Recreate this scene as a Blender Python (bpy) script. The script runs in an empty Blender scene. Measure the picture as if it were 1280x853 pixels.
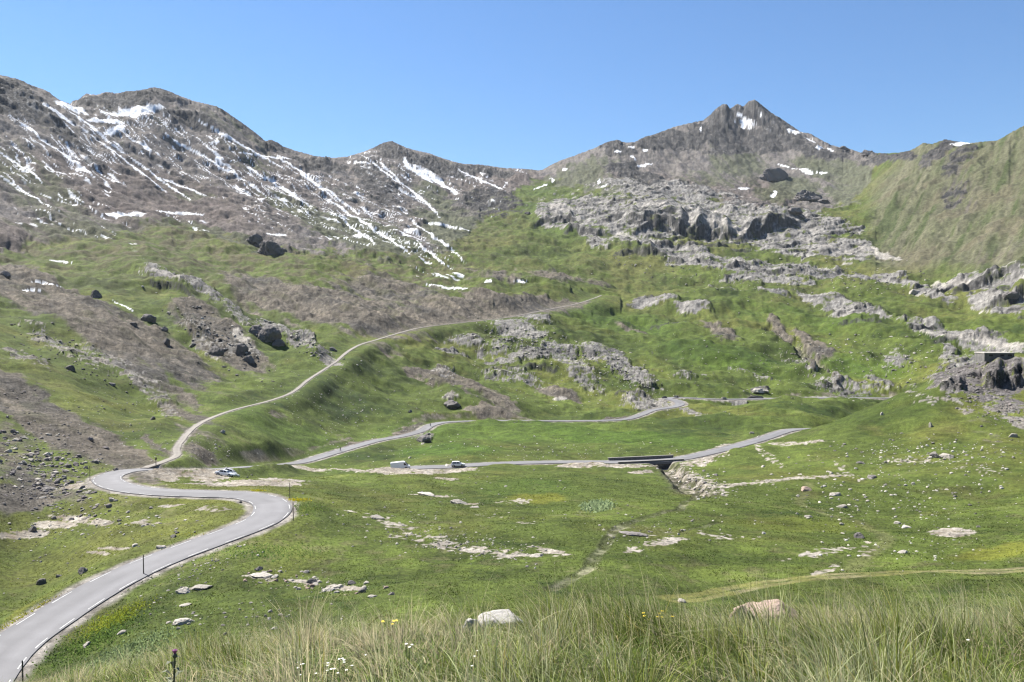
import bpy, math, random
import numpy as np
from mathutils import Vector, Matrix
random.seed(7)
RNG = np.random.default_rng(11)
SC = bpy.context.scene
COL = SC.collection
F = 1067.0                       # focal length in units of a 1280 px wide frame
H0 = 400.0                       # row of the horizon in that frame
PITCH = math.atan((426.5 - H0) / F)
CP, SP = math.cos(PITCH), math.sin(PITCH)

# ------------------------------------------------------------------ noise
def _hash(ix, iy, seed):
    h = (ix.astype(np.uint32) * np.uint32(374761393) + iy.astype(np.uint32) * np.uint32(668265263)
         + np.uint32((seed * 2246822519) & 0xffffffff))
    h = (h ^ (h >> np.uint32(13))) * np.uint32(1274126177)
    return h ^ (h >> np.uint32(16))
_ANG = np.linspace(0, 2 * np.pi, 256, endpoint=False)
_GX, _GY = np.cos(_ANG).astype(np.float32), np.sin(_ANG).astype(np.float32)
def gnoise(x, y, seed=0):
    """gradient noise, about -1..1"""
    x = np.asarray(x, np.float64); y = np.asarray(y, np.float64)
    fx0 = np.floor(x); fy0 = np.floor(y)
    ix = fx0.astype(np.int64); iy = fy0.astype(np.int64)
    fx = (x - fx0).astype(np.float32); fy = (y - fy0).astype(np.float32)
    u = fx * fx * fx * (fx * (fx * 6 - 15) + 10); v = fy * fy * fy * (fy * (fy * 6 - 15) + 10)
    def g(dx, dy):
        h = _hash(ix + dx, iy + dy, seed) & np.uint32(255)
        return _GX[h] * (fx - dx) + _GY[h] * (fy - dy)
    a = g(0, 0); b = g(1, 0); c = g(0, 1); d = g(1, 1)
    return (a + (b - a) * u + (c - a) * v + (a - b - c + d) * u * v) * 1.5
def fbm(x, y, o=4, seed=0, gain=.5, lac=2.03):
    s = 0; a = 1; t = 0
    for k in range(o):
        s = s + a * gnoise(x, y, seed + k * 17); t += a
        x = x * lac + 13.7; y = y * lac - 7.1; a *= gain
    return s / t * 1.35
def ridged(x, y, o=4, seed=0, gain=.5):
    s = 0; a = 1; t = 0
    for k in range(o):
        s = s + a * (1 - 2 * np.abs(gnoise(x, y, seed + k * 31))); t += a
        x = x * 2.07 + 3.1; y = y * 2.07 + 9.2; a *= gain
    return s / t
def ss(a, b, x):
    t = np.clip((x - a) / (b - a), 0, 1)
    return t * t * (3 - 2 * t)
def lerp(a, b, t): return a + (b - a) * t

# ------------------------------------------------------------------ surveying: photo point + forward distance -> place
def ray(px, py):
    u = (px - 640) / F; v = (426.5 - py) / F
    return u, CP + v * SP, -SP + v * CP
def P(px, py, Y):
    x, y, z = ray(px, py)
    k = Y / y
    return x * k, Y, z * k

# ------------------------------------------------------------------ the lie of the land (control points: column, row, forward distance in m)
CTRL = []
def C(*pts): CTRL.extend(pts)
# the brow the photographer stands on
for px in (-150, 60, 250, 450, 640, 850, 1050, 1280, 1430):
    low = np.interp(px, [-150, 60, 250, 450, 700, 1430], [120, 75, 38, 12, 0, 0])
    C((px, 1500 + low, 1.35), (px, 1085 + low, 2.4), (px, 860 + low, 3.7), (px, 800 + low, 5.0), (px, 783 + low, 6.2), (px, 797 + low * .9, 8.5), (px, 845 + low * .6, 13), (px, 868 + low * .3, 28))
C((-60, 890, 60), (60, 868, 58), (200, 850, 58), (400, 835, 58), (640, 822, 58), (900, 822, 58), (1150, 820, 58), (1350, 815, 58))
# near meadow
C((160, 800, 74), (260, 770, 80), (400, 765, 78), (520, 762, 76), (640, 760, 75), (760, 765, 74), (900, 762, 78), (1050, 750, 82), (1200, 745, 84), (1350, 740, 84))
C((250, 730, 92), (400, 710, 99), (640, 705, 98), (800, 710, 98), (870, 748, 86), (960, 733, 92), (1080, 724, 96), (1200, 718, 98), (1290, 716, 98), (1400, 712, 98))
C((20, 760, 98), (60, 720, 112), (0, 690, 122), (130, 670, 122), (220, 640, 133), (60, 645, 140))
C((450, 670, 118), (640, 665, 122), (800, 670, 122), (1000, 680, 119), (1280, 680, 116), (1400, 680, 114))
C((430, 630, 146), (640, 628, 160), (800, 630, 163), (1000, 640, 163), (1280, 640, 158), (1400, 635, 155))
C((450, 606, 188), (640, 600, 210), (780, 605, 208), (900, 612, 205), (1000, 607, 215), (1280, 600, 208), (1400, 595, 200))
C((400, 596, 212), (480, 588, 243), (560, 590, 243), (640, 586, 248), (700, 580, 262), (760, 584, 262), (820, 596, 245))
C((480, 600, 256), (560, 594, 256), (420, 596, 250))
# right-hand hill
C((1000, 577, 262), (1100, 572, 262), (1200, 565, 260), (1290, 562, 258), (1400, 560, 255))
C((1010, 535, 362), (1050, 522, 350), (1100, 508, 340), (1150, 492, 342), (1185, 482, 345), (1225, 475, 345), (1290, 474, 345), (1400, 465, 345))
C((1100, 540, 308), (1200, 525, 305), (1290, 520, 300), (1400, 515, 300))
C((1240, 458, 385), (1300, 455, 385), (1400, 445, 390))
C((1050, 545, 450), (1100, 540, 480), (1160, 525, 500), (1220, 510, 520), (1300, 500, 540), (1400, 490, 540))
# valley floor
C((600, 562, 320), (700, 562, 330), (800, 561, 345), (870, 548, 390), (920, 540, 430), (970, 530, 470))
C((620, 545, 400), (720, 543, 420), (820, 535, 450), (920, 520, 530), (1000, 512, 560), (420, 575, 308), (480, 566, 340), (540, 556, 370), (560, 543, 410))
C((700, 508, 590), (640, 500, 600), (560, 500, 560), (760, 500, 620), (900, 485, 730), (1000, 480, 760), (1100, 480, 770), (1180, 462, 760))
C((480, 520, 470), (400, 535, 385), (330, 540, 320), (480, 490, 590), (420, 500, 480))
C((560, 460, 740), (660, 460, 760), (760, 460, 800), (880, 450, 850), (1000, 450, 880), (1120, 440, 900), (1240, 435, 860), (1330, 430, 800))
C((620, 425, 880), (720, 425, 930), (840, 415, 1030), (960, 415, 1060), (1080, 405, 1080), (1200, 405, 1020), (1320, 395, 960))
C((800, 390, 1200), (900, 380, 1250), (1000, 380, 1270), (1120, 370, 1260), (1220, 368, 1180), (1320, 360, 1080))
C((760, 350, 1450), (860, 350, 1480), (950, 352, 1440), (1050, 345, 1480), (1130, 345, 1400), (1240, 345, 1230), (1330, 335, 1130))
C((700, 320, 1700), (790, 322, 1700), (880, 332, 1620), (980, 318, 1700), (1060, 312, 1720), (690, 285, 1980), (660, 262, 2200))
C((780, 290, 1850), (870, 300, 1850), (960, 292, 1880), (1050, 280, 1900), (740, 255, 2200), (820, 243, 2250), (900, 250, 2250), (980, 262, 2150), (1060, 262, 2150))
# right-hand mountain
C((1100, 305, 1750), (1150, 300, 1650), (1220, 290, 1560), (1290, 285, 1420), (1400, 280, 1350), (1130, 250, 1950), (1200, 235, 1850), (1290, 215, 1750), (1400, 190, 1650))
# upper slopes under the pointed peak
C((700, 228, 2700), (800, 215, 2750), (900, 205, 2900), (980, 208, 2900), (1050, 225, 2600), (1090, 220, 2450), (850, 185, 3150), (930, 165, 3350))
# left slopes: hillside above the hairpin
C((-60, 640, 118), (0, 632, 138), (0, 600, 160), (-80, 580, 150), (60, 618, 160), (0, 560, 200), (70, 575, 195), (100, 545, 235), (0, 500, 270), (150, 555, 240), (180, 520, 320), (100, 490, 320), (-80, 470, 260))
C((0, 450, 350), (100, 445, 420), (200, 455, 480), (260, 495, 405), (270, 470, 500), (330, 470, 520), (0, 400, 480), (-80, 380, 420), (100, 395, 560), (200, 400, 660), (280, 425, 640), (330, 425, 690), (370, 440, 650))
C((0, 355, 680), (100, 362, 720), (190, 350, 860), (250, 365, 850), (330, 398, 800), (400, 415, 760), (-80, 330, 620))
C((320, 360, 960), (400, 380, 930), (480, 385, 960), (560, 378, 1030), (640, 368, 1120), (450, 352, 1130), (560, 356, 1180), (660, 358, 1220), (720, 362, 1260), (380, 348, 1080))
C((-80, 310, 850), (0, 325, 920), (120, 325, 1000), (240, 328, 1080), (350, 330, 1200), (460, 335, 1330), (560, 333, 1450), (660, 335, 1480), (640, 300, 1800))
# left mountains
C((-80, 200, 1350), (0, 250, 1300), (0, 180, 1650), (110, 260, 1450), (120, 190, 1850), (220, 265, 1650), (230, 190, 2100), (330, 270, 1750), (330, 220, 2150), (430, 285, 1800), (430, 240, 2200), (520, 290, 1850), (520, 240, 2400), (600, 270, 2150), (600, 235, 2600))
# road benches
ROAD_A = [(-46, 880, 66), (-25, 850, 71), (8, 812, 78), (60, 777, 86), (120, 738, 94), (180, 708, 101), (240, 684, 107), (295, 664, 113), (330, 649, 119), (341, 636, 126), (332, 625, 134), (300, 619, 141), (250, 617, 144), (200, 615, 147),
          (160, 610.5, 153), (139, 604, 161), (134, 597.5, 172), (146, 591.5, 183), (170, 587, 192), (205, 587, 199), (250, 587.5, 213), (310, 583.5, 246), (345, 581, 278), (375, 578, 301), (420, 565, 336), (470, 551, 382),
          (508, 544, 420), (528, 538, 440), (540, 531, 458), (562, 527.5, 478), (620, 526, 500), (720, 526, 512), (778, 524.5, 524), (800, 519, 543), (815, 513, 564), (840, 509, 590), (850, 505.5, 606), (846, 501, 622), (834, 498, 640), (850, 497, 652), (900, 499, 662), (960, 498.5, 680), (1020, 497.5, 694), (1075, 497, 705), (1120, 498, 720)]
ROAD_B = [(465, 592, 266), (490, 588, 267), (510, 585, 268), (560, 583, 267), (600, 580.5, 270), (650, 578.5, 277), (700, 577.5, 284), (750, 577.5, 289), (800, 577, 294), (845, 574, 301), (890, 565, 320), (930, 555, 345), (958, 547, 364), (985, 538, 384), (1010, 536, 405), (1060, 536, 440)]
TRACK = [(178, 585.2, 196), (190, 582, 202), (207, 576, 213), (221, 569.5, 226), (221, 560, 238), (227, 551, 252), (236, 540, 275), (252, 528, 302), (290, 513, 352), (340, 500, 406), (366, 490, 444), (385, 475, 488), (402, 464, 545), (420, 452, 592), (434, 440, 640), (450, 431, 690), (470, 425, 745), (500, 416, 810), (530, 409, 865), (600, 401, 955), (640, 396, 1010), (680, 388, 1085), (720, 380, 1165), (745, 372, 1235), (752, 369, 1290)]
PATH = [(835, 757, 83), (870, 749, 86), (910, 741, 89), (960, 733, 92), (1020, 727.5, 95), (1080, 723.5, 97), (1150, 719, 98.5), (1230, 717, 99), (1300, 717.5, 99), (1380, 719, 98)]
for L in (ROAD_A, ROAD_B, TRACK): CTRL.extend(L)

SKY = [(-160, 50), (-100, 62), (-40, 78), (0, 92.5), (10, 95), (21, 97.5), (33, 101), (40, 105.5), (47, 108), (58, 111.7), (65, 115), (72, 121), (81, 126.6), (90, 131), (95, 126), (102, 124.5), (111, 117), (123, 119), (137, 115), (149, 117), (163, 114), (179, 113), (192, 109.5), (202, 110), (214, 114), (230, 121), (246, 126.7), (259, 129.7), (271, 132.5), (281, 137), (295, 147), (308, 156), (318, 163.6), (327, 170.7), (333, 176.5), (341, 175), (348, 177.7), (355, 183), (369, 188), (383, 192), (396, 195.3), (419, 197.5), (436, 195.7), (455, 190), (467, 185), (478, 179.3), (490, 176.2), (497, 179.3), (509, 185), (523, 188.7), (537, 191.7), (551, 197), (565, 201.5), (579, 205), (603, 206), (619, 208.6), (635, 210.5), (654, 211), (666, 212.3), (673, 213.3), (680, 211.4), (689, 206), (701, 200.4), (716, 195.5), (730, 190), (744, 184.7), (758, 177.7), (771, 174.7), (781, 178.6), (793, 177.7), (804, 171.5), (816, 168.4), (829, 163.6), (841, 159), (853, 156), (866, 153), (876, 151), (881, 148.3), (888, 141.7), (895, 134.6), (902, 130.2), (907, 130.7), (910.7, 136.4), (915, 133), (920, 129.7), (925, 132.5), (927, 133.7), (934, 126.7), (940.6, 124.6), (946, 127.6), (952, 133), (962, 141), (976, 149.5), (990, 159), (999, 165), (1012, 167.7), (1026, 176), (1036, 181), (1048, 184.7), (1054, 183), (1059, 186), (1074, 191), (1084, 188.4), (1091, 191), (1105, 192), (1120, 191), (1135, 188.4), (1144, 183.6), (1151, 178.7), (1162, 180.4), (1169, 177.8), (1178, 174.3), (1186, 176), (1200, 177.8), (1213, 179), (1225, 177), (1243, 176), (1250, 172.5), (1262, 164.6), (1280, 155.5), (1320, 137), (1400, 110), (1460, 95)]
SKX = np.array([p[0] for p in SKY], float); SKYY = np.array([p[1] for p in SKY], float)
RDX = [-160, 0, 60, 88, 100, 190, 270, 340, 430, 490, 560, 650, 680, 760, 800, 870, 935, 1000, 1050, 1090, 1140, 1180, 1245, 1280, 1460]
RDD = [1950, 2050, 2100, 2200, 2480, 2450, 2500, 2600, 2900, 3100, 3150, 3300, 3300, 3150, 3250, 3450, 3600, 3500, 3350, 3000, 2450, 2300, 2200, 2050, 1950]
for px in list(range(-140, 1440, 45)) + [72, 90, 97, 110, 490, 881, 892, 904, 911, 918, 926, 938, 955, 962]:
    py = float(np.interp(px, SKX, SKYY)); d = float(np.interp(px, RDX, RDD))
    C((px, py, d), (px, py + 45, d * 1.14), (px, py + 160, d * 1.5), (px, 430, d * 2.2))

cp = np.array(CTRL, float)
X3 = np.array([P(*c) for c in CTRL])
c_az = np.arctan2(X3[:, 0], X3[:, 1]); c_r = np.hypot(X3[:, 0], X3[:, 1]); c_t = X3[:, 2] / c_r
KA, KR = 7.4, 2.6
ca, cb = c_az * KA, np.log(c_r) * KR
def _tps(d2): return np.where(d2 > 1e-12, .5 * d2 * np.log(np.maximum(d2, 1e-12)), 0)
n = len(ca)
K = _tps((ca[:, None] - ca[None]) ** 2 + (cb[:, None] - cb[None]) ** 2) + np.eye(n) * .004
Q = np.stack([np.ones(n), ca, cb], 1)
A = np.block([[K, Q], [Q.T, np.zeros((3, 3))]])
sol = np.linalg.solve(A, np.concatenate([c_t, np.zeros(3)]))
def tps_eval(a, b):
    out = np.empty(a.size); a = a.ravel() * KA; b = b.ravel() * KR
    for i in range(0, a.size, 20000):
        s = slice(i, i + 20000)
        out[s] = _tps((a[s, None] - ca[None]) ** 2 + (b[s, None] - cb[None]) ** 2) @ sol[:n] + sol[n] + sol[n + 1] * a[s] + sol[n + 2] * b[s]
    return out

# ------------------------------------------------------------------ terrain sheet: a grid of azimuths x ranges round the viewpoint
D2R = math.pi / 180
AZL = 37 * D2R
az_in = np.linspace(-AZL, AZL, 1480)
az_side = np.concatenate([np.linspace(AZL, 60 * D2R, 60)[1:], np.linspace(60 * D2R, math.pi, 44)[1:]])
AZ = np.concatenate([-az_side[::-1], az_in, az_side])
RMIN, RMAX = 1.0, 7000.0
ca_n, cr_n = 330, 620
gA = np.linspace(-42 * D2R, 42 * D2R, ca_n); gB = np.linspace(math.log(RMIN), math.log(RMAX), cr_n)
GT = tps_eval(*np.meshgrid(gA, gB)).reshape(cr_n, ca_n)
# rows: dense where the ground takes up much of the view
vis = np.maximum(np.maximum.accumulate(GT, 0), -9)
dv = np.diff(vis[:, (gA > -.56) & (gA < .56)], axis=0)
dens = dv.mean(1) * .6 + np.percentile(dv, 95, axis=1) * .5
dens = np.convolve(np.pad(dens, 6, mode='edge'), np.ones(13) / 13, 'valid')
dens[gB[:-1] < math.log(2.6)] *= .05
dens[(gB[:-1] > math.log(8)) & (gB[:-1] < math.log(48))] *= .4
dens = dens + dens.sum() * .12 / len(dens)
cum = np.concatenate([[0], np.cumsum(dens)]); cum /= cum[-1]
NR = 1420
LB = np.interp(np.linspace(0, 1, NR), cum, gB)
R1 = np.exp(LB)
NA = len(AZ)
az_eff = np.where(np.abs(AZ) <= AZL, AZ, np.sign(AZ) * AZL * (1 - np.clip((np.abs(AZ) - AZL) / (math.pi - AZL), 0, 1)))
fa = np.clip((az_eff - gA[0]) / (gA[1] - gA[0]), 0, ca_n - 1.001); fb = np.clip((LB - gB[0]) / (gB[1] - gB[0]), 0, cr_n - 1.001)
def cubic_w(f):
    i = np.floor(f).astype(int); t = f - i
    return i, np.stack([-.5 * t + t * t - .5 * t ** 3, 1 - 2.5 * t * t + 1.5 * t ** 3, .5 * t + 2 * t * t - 1.5 * t ** 3, -.5 * t * t + .5 * t ** 3])
ia, wa = cubic_w(fa); ib, wb = cubic_w(fb)
tmp = sum(wb[k][:, None] * GT[np.clip(ib + k - 1, 0, cr_n - 1)] for k in range(4))
T = sum(wa[k][None] * tmp[:, np.clip(ia + k - 1, 0, ca_n - 1)] for k in range(4))
RR = R1[:, None] * np.ones((1, NA)); AA = AZ[None] * np.ones((NR, 1))
GX = RR * np.sin(AA); GY = RR * np.cos(AA)
Z = T * RR
AE = az_eff[None] * np.ones((NR, 1))
def to_px(az, t):
    """photo column and row of a direction"""
    X, Yd, Zd = np.sin(az), np.cos(az), t
    fwd = Yd * CP - Zd * SP; up = Yd * SP + Zd * CP
    return 640 + F * X / fwd, 426.5 - F * up / fwd
VPX, VPY = to_px(AE, T)
INV = np.abs(AA) <= AZL + .001
# ------------------------------------------------------------------ patches of rock, scree and bare soil, surveyed on the land
LR = np.log(RR)
wn1 = fbm(AE / .022, LR / .045, 5, 5, .6)      # ragged outlines
wn2 = fbm(AE / .022 + 40, LR / .045 - 30, 5, 9, .6)
WPX = VPX + wn1 * 13; WPY = VPY + wn2 * 5
COLPX = np.where(np.abs(AZ) <= AZL + .001, 640 + F * np.tan(np.clip(AZ, -1.2, 1.2)), -9e3)
def patches(lst, d0=0, d1=1e9, soft=.35, wob=1.0):
    M = np.zeros_like(Z); ROK = ((R1 > d0) & (R1 < d1))[:, None]
    for b in lst:
        cx, cy, rx, ry = b[:4]; an = (b[4] if len(b) > 4 else 0) * D2R; st = b[5] if len(b) > 5 else 1
        ex = max(rx, ry) * 1.5 + 12
        cs = np.nonzero(np.abs(COLPX - cx) < ex + 30)[0]
        if not len(cs): continue
        c0, c1 = cs[0], cs[-1] + 1
        ok = (np.abs(VPX[:, c0:c1] - cx) < ex) & (np.abs(VPY[:, c0:c1] - cy) < ex) & ROK
        i = np.nonzero(ok)
        if not len(i[0]): continue
        i = (i[0], i[1] + c0)
        w = wob * min(1.0, .35 + min(rx, ry) / 14)
        dx = VPX[i] + (WPX[i] - VPX[i]) * w - cx; dy = VPY[i] + (WPY[i] - VPY[i]) * w - cy
        u = dx * math.cos(an) + dy * math.sin(an); v = -dx * math.sin(an) + dy * math.cos(an)
        q = np.sqrt((u / rx) ** 2 + (v / ry) ** 2)
        M[i] = np.maximum(M[i], st * (1 - ss(1 - soft, 1 + soft, q)))
    return M
# pale limestone
ROCKS = [(860, 275, 190, 26, 4), (760, 268, 80, 22, 8), (980, 300, 110, 18, 12), (830, 315, 70, 13, 14), (900, 333, 80, 10, 10), (1000, 340, 70, 9, 8), (1060, 312, 40, 12, 5), (1010, 280, 70, 12, 8), (700, 270, 32, 16, 20), (735, 293, 32, 9, 25), (830, 240, 90, 12, 6),
         (1040, 345, 60, 8, 10), (960, 352, 55, 5, 5), (1120, 352, 40, 6, 5), (1240, 350, 75, 13, -4), (1255, 380, 45, 14, 10), (1160, 365, 40, 6, 20), (1060, 388, 60, 9, 14), (1204, 424, 85, 9, 12), (1122, 451, 19, 14), (1190, 443, 17, 10, 20), (1245, 436, 45, 7, 8), (1056, 483, 42, 8, 8, .8), (1100, 478, 20, 8, 30),
         (584, 428, 22, 6, 15), (648, 415, 34, 10, 18), (668, 404, 20, 6, 15), (655, 449, 60, 7, -6), (700, 440, 22, 9, 10), (720, 465, 40, 10, 35, .8), (770, 458, 55, 12, 24), (795, 474, 34, 7, 18), (812, 503, 34, 8, 10), (640, 470, 40, 6, 5, .7), (816, 382, 30, 4), (866, 390, 24, 5, 5), (563, 443, 20, 4), (555, 470, 20, 6, 10, .6), (620, 440, 25, 5, 0, .7),
         (970, 372, 24, 4, 5), (1020, 372, 30, 4, 10), (900, 362, 20, 3, 5), (1000, 455, 30, 6, 30, .6), (940, 470, 30, 4, 20, .6), (860, 470, 20, 3, 0, .6), (925, 500, 12, 3), (950, 490, 10, 4), (870, 515, 40, 3, 16, .8),
         (215, 350, 42, 6, 18), (255, 362, 30, 8, 30), (300, 395, 35, 8, 35, .8), (345, 412, 26, 10, 30), (380, 432, 40, 7, 28, .9), (410, 450, 22, 6, 30), (255, 430, 40, 12, 40, .6), (300, 440, 26, 10, 20, .7), (80, 440, 60, 9, 30, .8), (150, 468, 60, 10, 36, .7), (200, 500, 40, 8, 40, .6), (30, 455, 35, 8, 25, .7),
         (1235, 470, 60, 15, 4), (1190, 480, 30, 9, 5), (1255, 500, 50, 18, 35, .8), (1200, 500, 26, 7, 30, .6), (1275, 520, 25, 14, 40, .8), (1150, 493, 30, 5, 15, .5),
         (529, 549, 11, 5, 0, .9), (563, 505, 12, 5, 10, .9)]
# fine scree and bare earth
SCREE = [(120, 405, 170, 32, 27), (70, 385, 120, 22, 20, .9), (40, 515, 120, 26, 33), (150, 568, 60, 18, 30), (20, 560, 60, 24, 30, .75), (60, 600, 80, 26, 20, .7), (20, 625, 45, 20, 0, .9), (270, 425, 75, 22, 36), (420, 388, 120, 24, 10), (350, 370, 80, 16, 22, .9), (610, 383, 120, 15, 0), (545, 395, 130, 14, -6), (690, 378, 55, 9, 4, .9), (500, 370, 100, 18, 10, .7), (170, 470, 110, 14, 36, .8), (220, 495, 70, 10, 38, .8), (640, 348, 60, 6, 3, .7), (700, 345, 60, 6, 8, .7),
         (546, 476, 42, 9, 14), (699, 486, 33, 6, 14), (604, 496, 62, 11, 26, .9), (611, 519, 34, 4, 4), (767, 522, 20, 5), (400, 569, 26, 3, -28), (500, 540, 30, 4, -22), (445, 554, 26, 3, -18), (245, 567, 28, 10, 15, .7), (255, 545, 40, 9, 18, .4), (240, 540, 10, 6, 0, .6), (902, 415, 26, 7, 28), (972, 412, 22, 7, 48), (1020, 433, 30, 9, 30), (1012, 455, 16, 5, 55), (1045, 475, 14, 4, 55), (790, 410, 20, 3, 20, .6), (1000, 420, 12, 5, 60, .9), (480, 440, 35, 8, 20, .6), (510, 425, 40, 7, 5, .6), (350, 520, 16, 3, 10, .5), (200, 560, 30, 6, 35, .8), (420, 540, 20, 8, 60, .3), (1230, 540, 35, 10, 40, .4), (1120, 400, 30, 5, 20, .4), (780, 555, 12, 2, 0, .4)]
# pale bleached soil and flat stone pavements
SAND = [(223, 591, 42, 6, -4), (262, 596, 26, 4), (299, 603.5, 78, 3.4), (345, 604, 30, 3.5), (375, 589, 35, 2.5), (500, 589, 62, 4), (450, 586, 50, 2.2), (560, 590, 40, 2), (790, 583, 46, 3), (725, 581, 34, 2.2), (800, 591, 18, 1.8), (30, 670, 34, 5, -4), (106, 651, 44, 4.5, 6), (70, 657, 30, 5), (90, 612, 24, 2.5, -10), (96, 614, 18, 3), (141, 687, 20, 1.8, 3), (125, 692, 18, 2, 10), (215, 634, 18, 1.4), (180, 655, 22, 4, 10, .7), (265, 640, 20, 4, 0, .7), (1190, 664, 30, 7, 0), (880, 574, 34, 5, -14, .9), (895, 563, 22, 3, -16), (1010, 600, 60, 3, -8, .7), (930, 608, 40, 2.2, -6, .8), (590, 685, 95, 5, 8, .56), (500, 660, 60, 4.5, 14, .5), (690, 690, 30, 4, 12, .7), (820, 683, 45, 5, -10, .6), (1030, 690, 45, 4, -10, .5), (1085, 685, 10, 14, 40, .5), (640, 626, 26, 2.5, 0, .5), (590, 628, 10, 2), (540, 615, 30, 1.6, 0, .8), (560, 597, 18, 1.2), (870, 672, 90, 3, 0, .35), (1030, 715, 22, 5, -24, .7), (1150, 575, 60, 3, 0, .4), (1000, 555, 40, 3, -4, .7), (960, 572, 24, 4, 30, .5), (1060, 590, 26, 4, 30, .4), (1230, 590, 40, 5, 0, .35), (650, 655, 60, 2.5, 10, .35), (240, 735, 16, 2.2, 0, .6), (330, 722, 22, 2.4, 4, .8), (380, 724, 20, 2.4, 8, .8), (430, 733, 26, 3, 6, .8), (830, 524, 26, 2.5, 6, .8), (872, 602, 42, 9, 22, .6), (850, 590, 18, 5, 30, .6)]
Rm = patches(ROCKS, 180, 3000)
Sm = patches(SCREE, 110, 2600)
Pm = patches(SAND, 50, 420, .3, .6)
# the bare upper mountains
bl_x = [-200, 0, 100, 200, 330, 420, 470, 560, 610, 640, 660, 700, 780, 860, 940, 1010, 1060, 1085, 1100, 1130, 1500]
bl_y = [290, 312, 300, 285, 312, 315, 322, 318, 270, 245, 225, 232, 240, 248, 262, 268, 258, 235, 180, 100, 60]
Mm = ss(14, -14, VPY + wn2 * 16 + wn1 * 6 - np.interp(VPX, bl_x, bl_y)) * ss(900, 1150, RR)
Hm = ss(1070, 1110, VPX + wn1 * 6) * ss(1150, 1300, RR) * ss(350, 325, VPY + wn2 * 4) * (1 - ss(2400, 2700, RR) * ss(1140, 1110, VPX))   # the streaked hillside on the right

# ------------------------------------------------------------------ relief
far = ss(900, 1600, RR)
hum = fbm(GX / 52, GY / 52, 4, 21)
a1 = np.interp(RR, [10, 50, 90, 180, 300, 450, 900, 1500, 2500], [0, .15, .65, 1.4, 2.6, 4.6, 8.0, 8.5, 8])
Z += hum * a1
Z += fbm(GX / 150, GY / 190, 3, 28) * np.interp(RR, [250, 500, 900, 1500, 3000], [0, 1.5, 6, 11, 12]) * (1 - .5 * Mm)
Z += fbm(GX / 19, GY / 22, 3, 30) * np.interp(RR, [10, 60, 120, 300, 700, 1500], [0, .12, .35, .8, 1.5, 1.8])
Z += fbm(GX / 8, GY / 8, 3, 33) * np.interp(RR, [2, 6, 50, 120, 300, 700, 1500], [.03, .05, .14, .22, .3, .5, .5]) * (1 + 1.2 * Sm)
# downhill gullies: the left mountains run down to the right, the right one down to the left
uL = GX * .62 + GY * .78; vL = -GX * .78 + GY * .62
uR = GX * .80 - GY * .60; vR = GX * .60 + GY * .80
uC = GX; vC = GY
wl = ss(640, 560, VPX); wr = ss(1070, 1120, VPX)
uu = np.where(wl > .5, uL, np.where(wr > .5, uR, uC)); vv = np.where(wl > .5, vL, np.where(wr > .5, vR, vC))
gul = fbm(uu / 42 + hum * .5, vv / 420, 4, 41)
Z += gul * (5.5 * Mm + 6.5 * Hm) + ridged(uR / 75 + hum * .2, vR / 500, 3, 47) * 7 * Hm 
Z += ridged(uu / 150 + hum * .3, vv / 600, 3, 44) * 8.5 * Mm + ridged(uu / 52 + hum * .2, vv / 330, 3, 45) * 3.5 * Mm + ridged(uu / 12, vv / 90, 2, 46) * .55 * (Mm + Sm * ss(500, 900, RR))
bank = Sm * ss(330, 600, RR)
bx = (GX * .80 + GY * .60); by_ = (-GX * .60 + GY * .80)
Z += bank * (ridged(bx / 26 + hum * .25, by_ / 160, 3, 81) * 3.6 + ridged(bx / 9, by_ / 60, 2, 83) * .8) * np.interp(RR, [330, 700, 1200], [.4, 1, 1.4])
Z += ss(660, 560, VPX) * ss(150, 300, RR) * (1 - Mm) * ridged(bx / 34 + hum * .2, by_ / 230, 3, 89) * np.interp(RR, [150, 350, 700, 1200], [0, .9, 1.8, 2.5])
Z += Pm * fbm(GX / 1.3, GY / 1.5, 3, 85, .6) * np.interp(RR, [60, 200, 400], [.16, .3, .5])
Z += fbm(bx / 105, by_ / 330, 3, 91) * np.interp(RR, [250, 400, 700, 1200, 1700], [0, 2.6, 8, 11.5, 9]) * (1 - Mm) * (1 - Hm)
# crags
crag_far = ridged(GX / 42, GY / 60 + hum * .3, 4, 51, .6)
crag_f2 = ridged(GX / 13, GY / 17, 3, 53, .6)
crag_near = ridged(GX / 7.5, GY / 9, 3, 57, .6)
step = lambda q, k: (np.floor(q * k) + ss(.25, .75, q * k - np.floor(q * k))) / k
wf = ss(700, 1300, RR)
def saw(q, rise=.07):
    f = q - np.floor(q)
    return ss(0, rise, f) * (1 - f) ** 1.2
# tilted beds of rock: each rises away from the valley as a ledge with a broken face
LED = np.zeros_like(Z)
def ledges(mask, per, amp, seed, tilt, warp, d0, d1):
    global Z
    ok = mask > .03
    x, y = GX[ok], GY[ok]
    q = (y + tilt * x) / per + warp * fbm(x / (per * 1.9), y / (per * 1.9), 3, seed, .45)
    am = amp * np.clip(.55 + 1.1 * fbm(x / (per * 2.3), y / (per * 2.3), 3, seed + 5), 0, 1.6)
    h = saw(q) * am * ss(.1, .6, mask[ok]) * d0(RR[ok]) 
    Z[ok] += h
    f = q - np.floor(q)
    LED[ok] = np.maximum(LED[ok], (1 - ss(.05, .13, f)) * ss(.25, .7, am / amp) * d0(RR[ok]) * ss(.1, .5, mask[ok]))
fw = lambda r: ss(700, 1300, r)
nw = lambda r: (1 - ss(700, 1300, r))
Z += Rm * (wf * (crag_far * 2.2 + crag_f2 * 1.2) + (1 - wf) * np.interp(RR, [150, 350, 700], [.25, .6, 1.3]) * crag_near)
ledges(Rm, 58, 6.0, 201, -.25, .9, fw, 0); ledges(Rm, 21, 2.8, 203, -.3, .8, fw, 0)
Rq = Rm * (1 - ss(1110, 1150, VPX) * ss(460, 400, RR))
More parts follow.
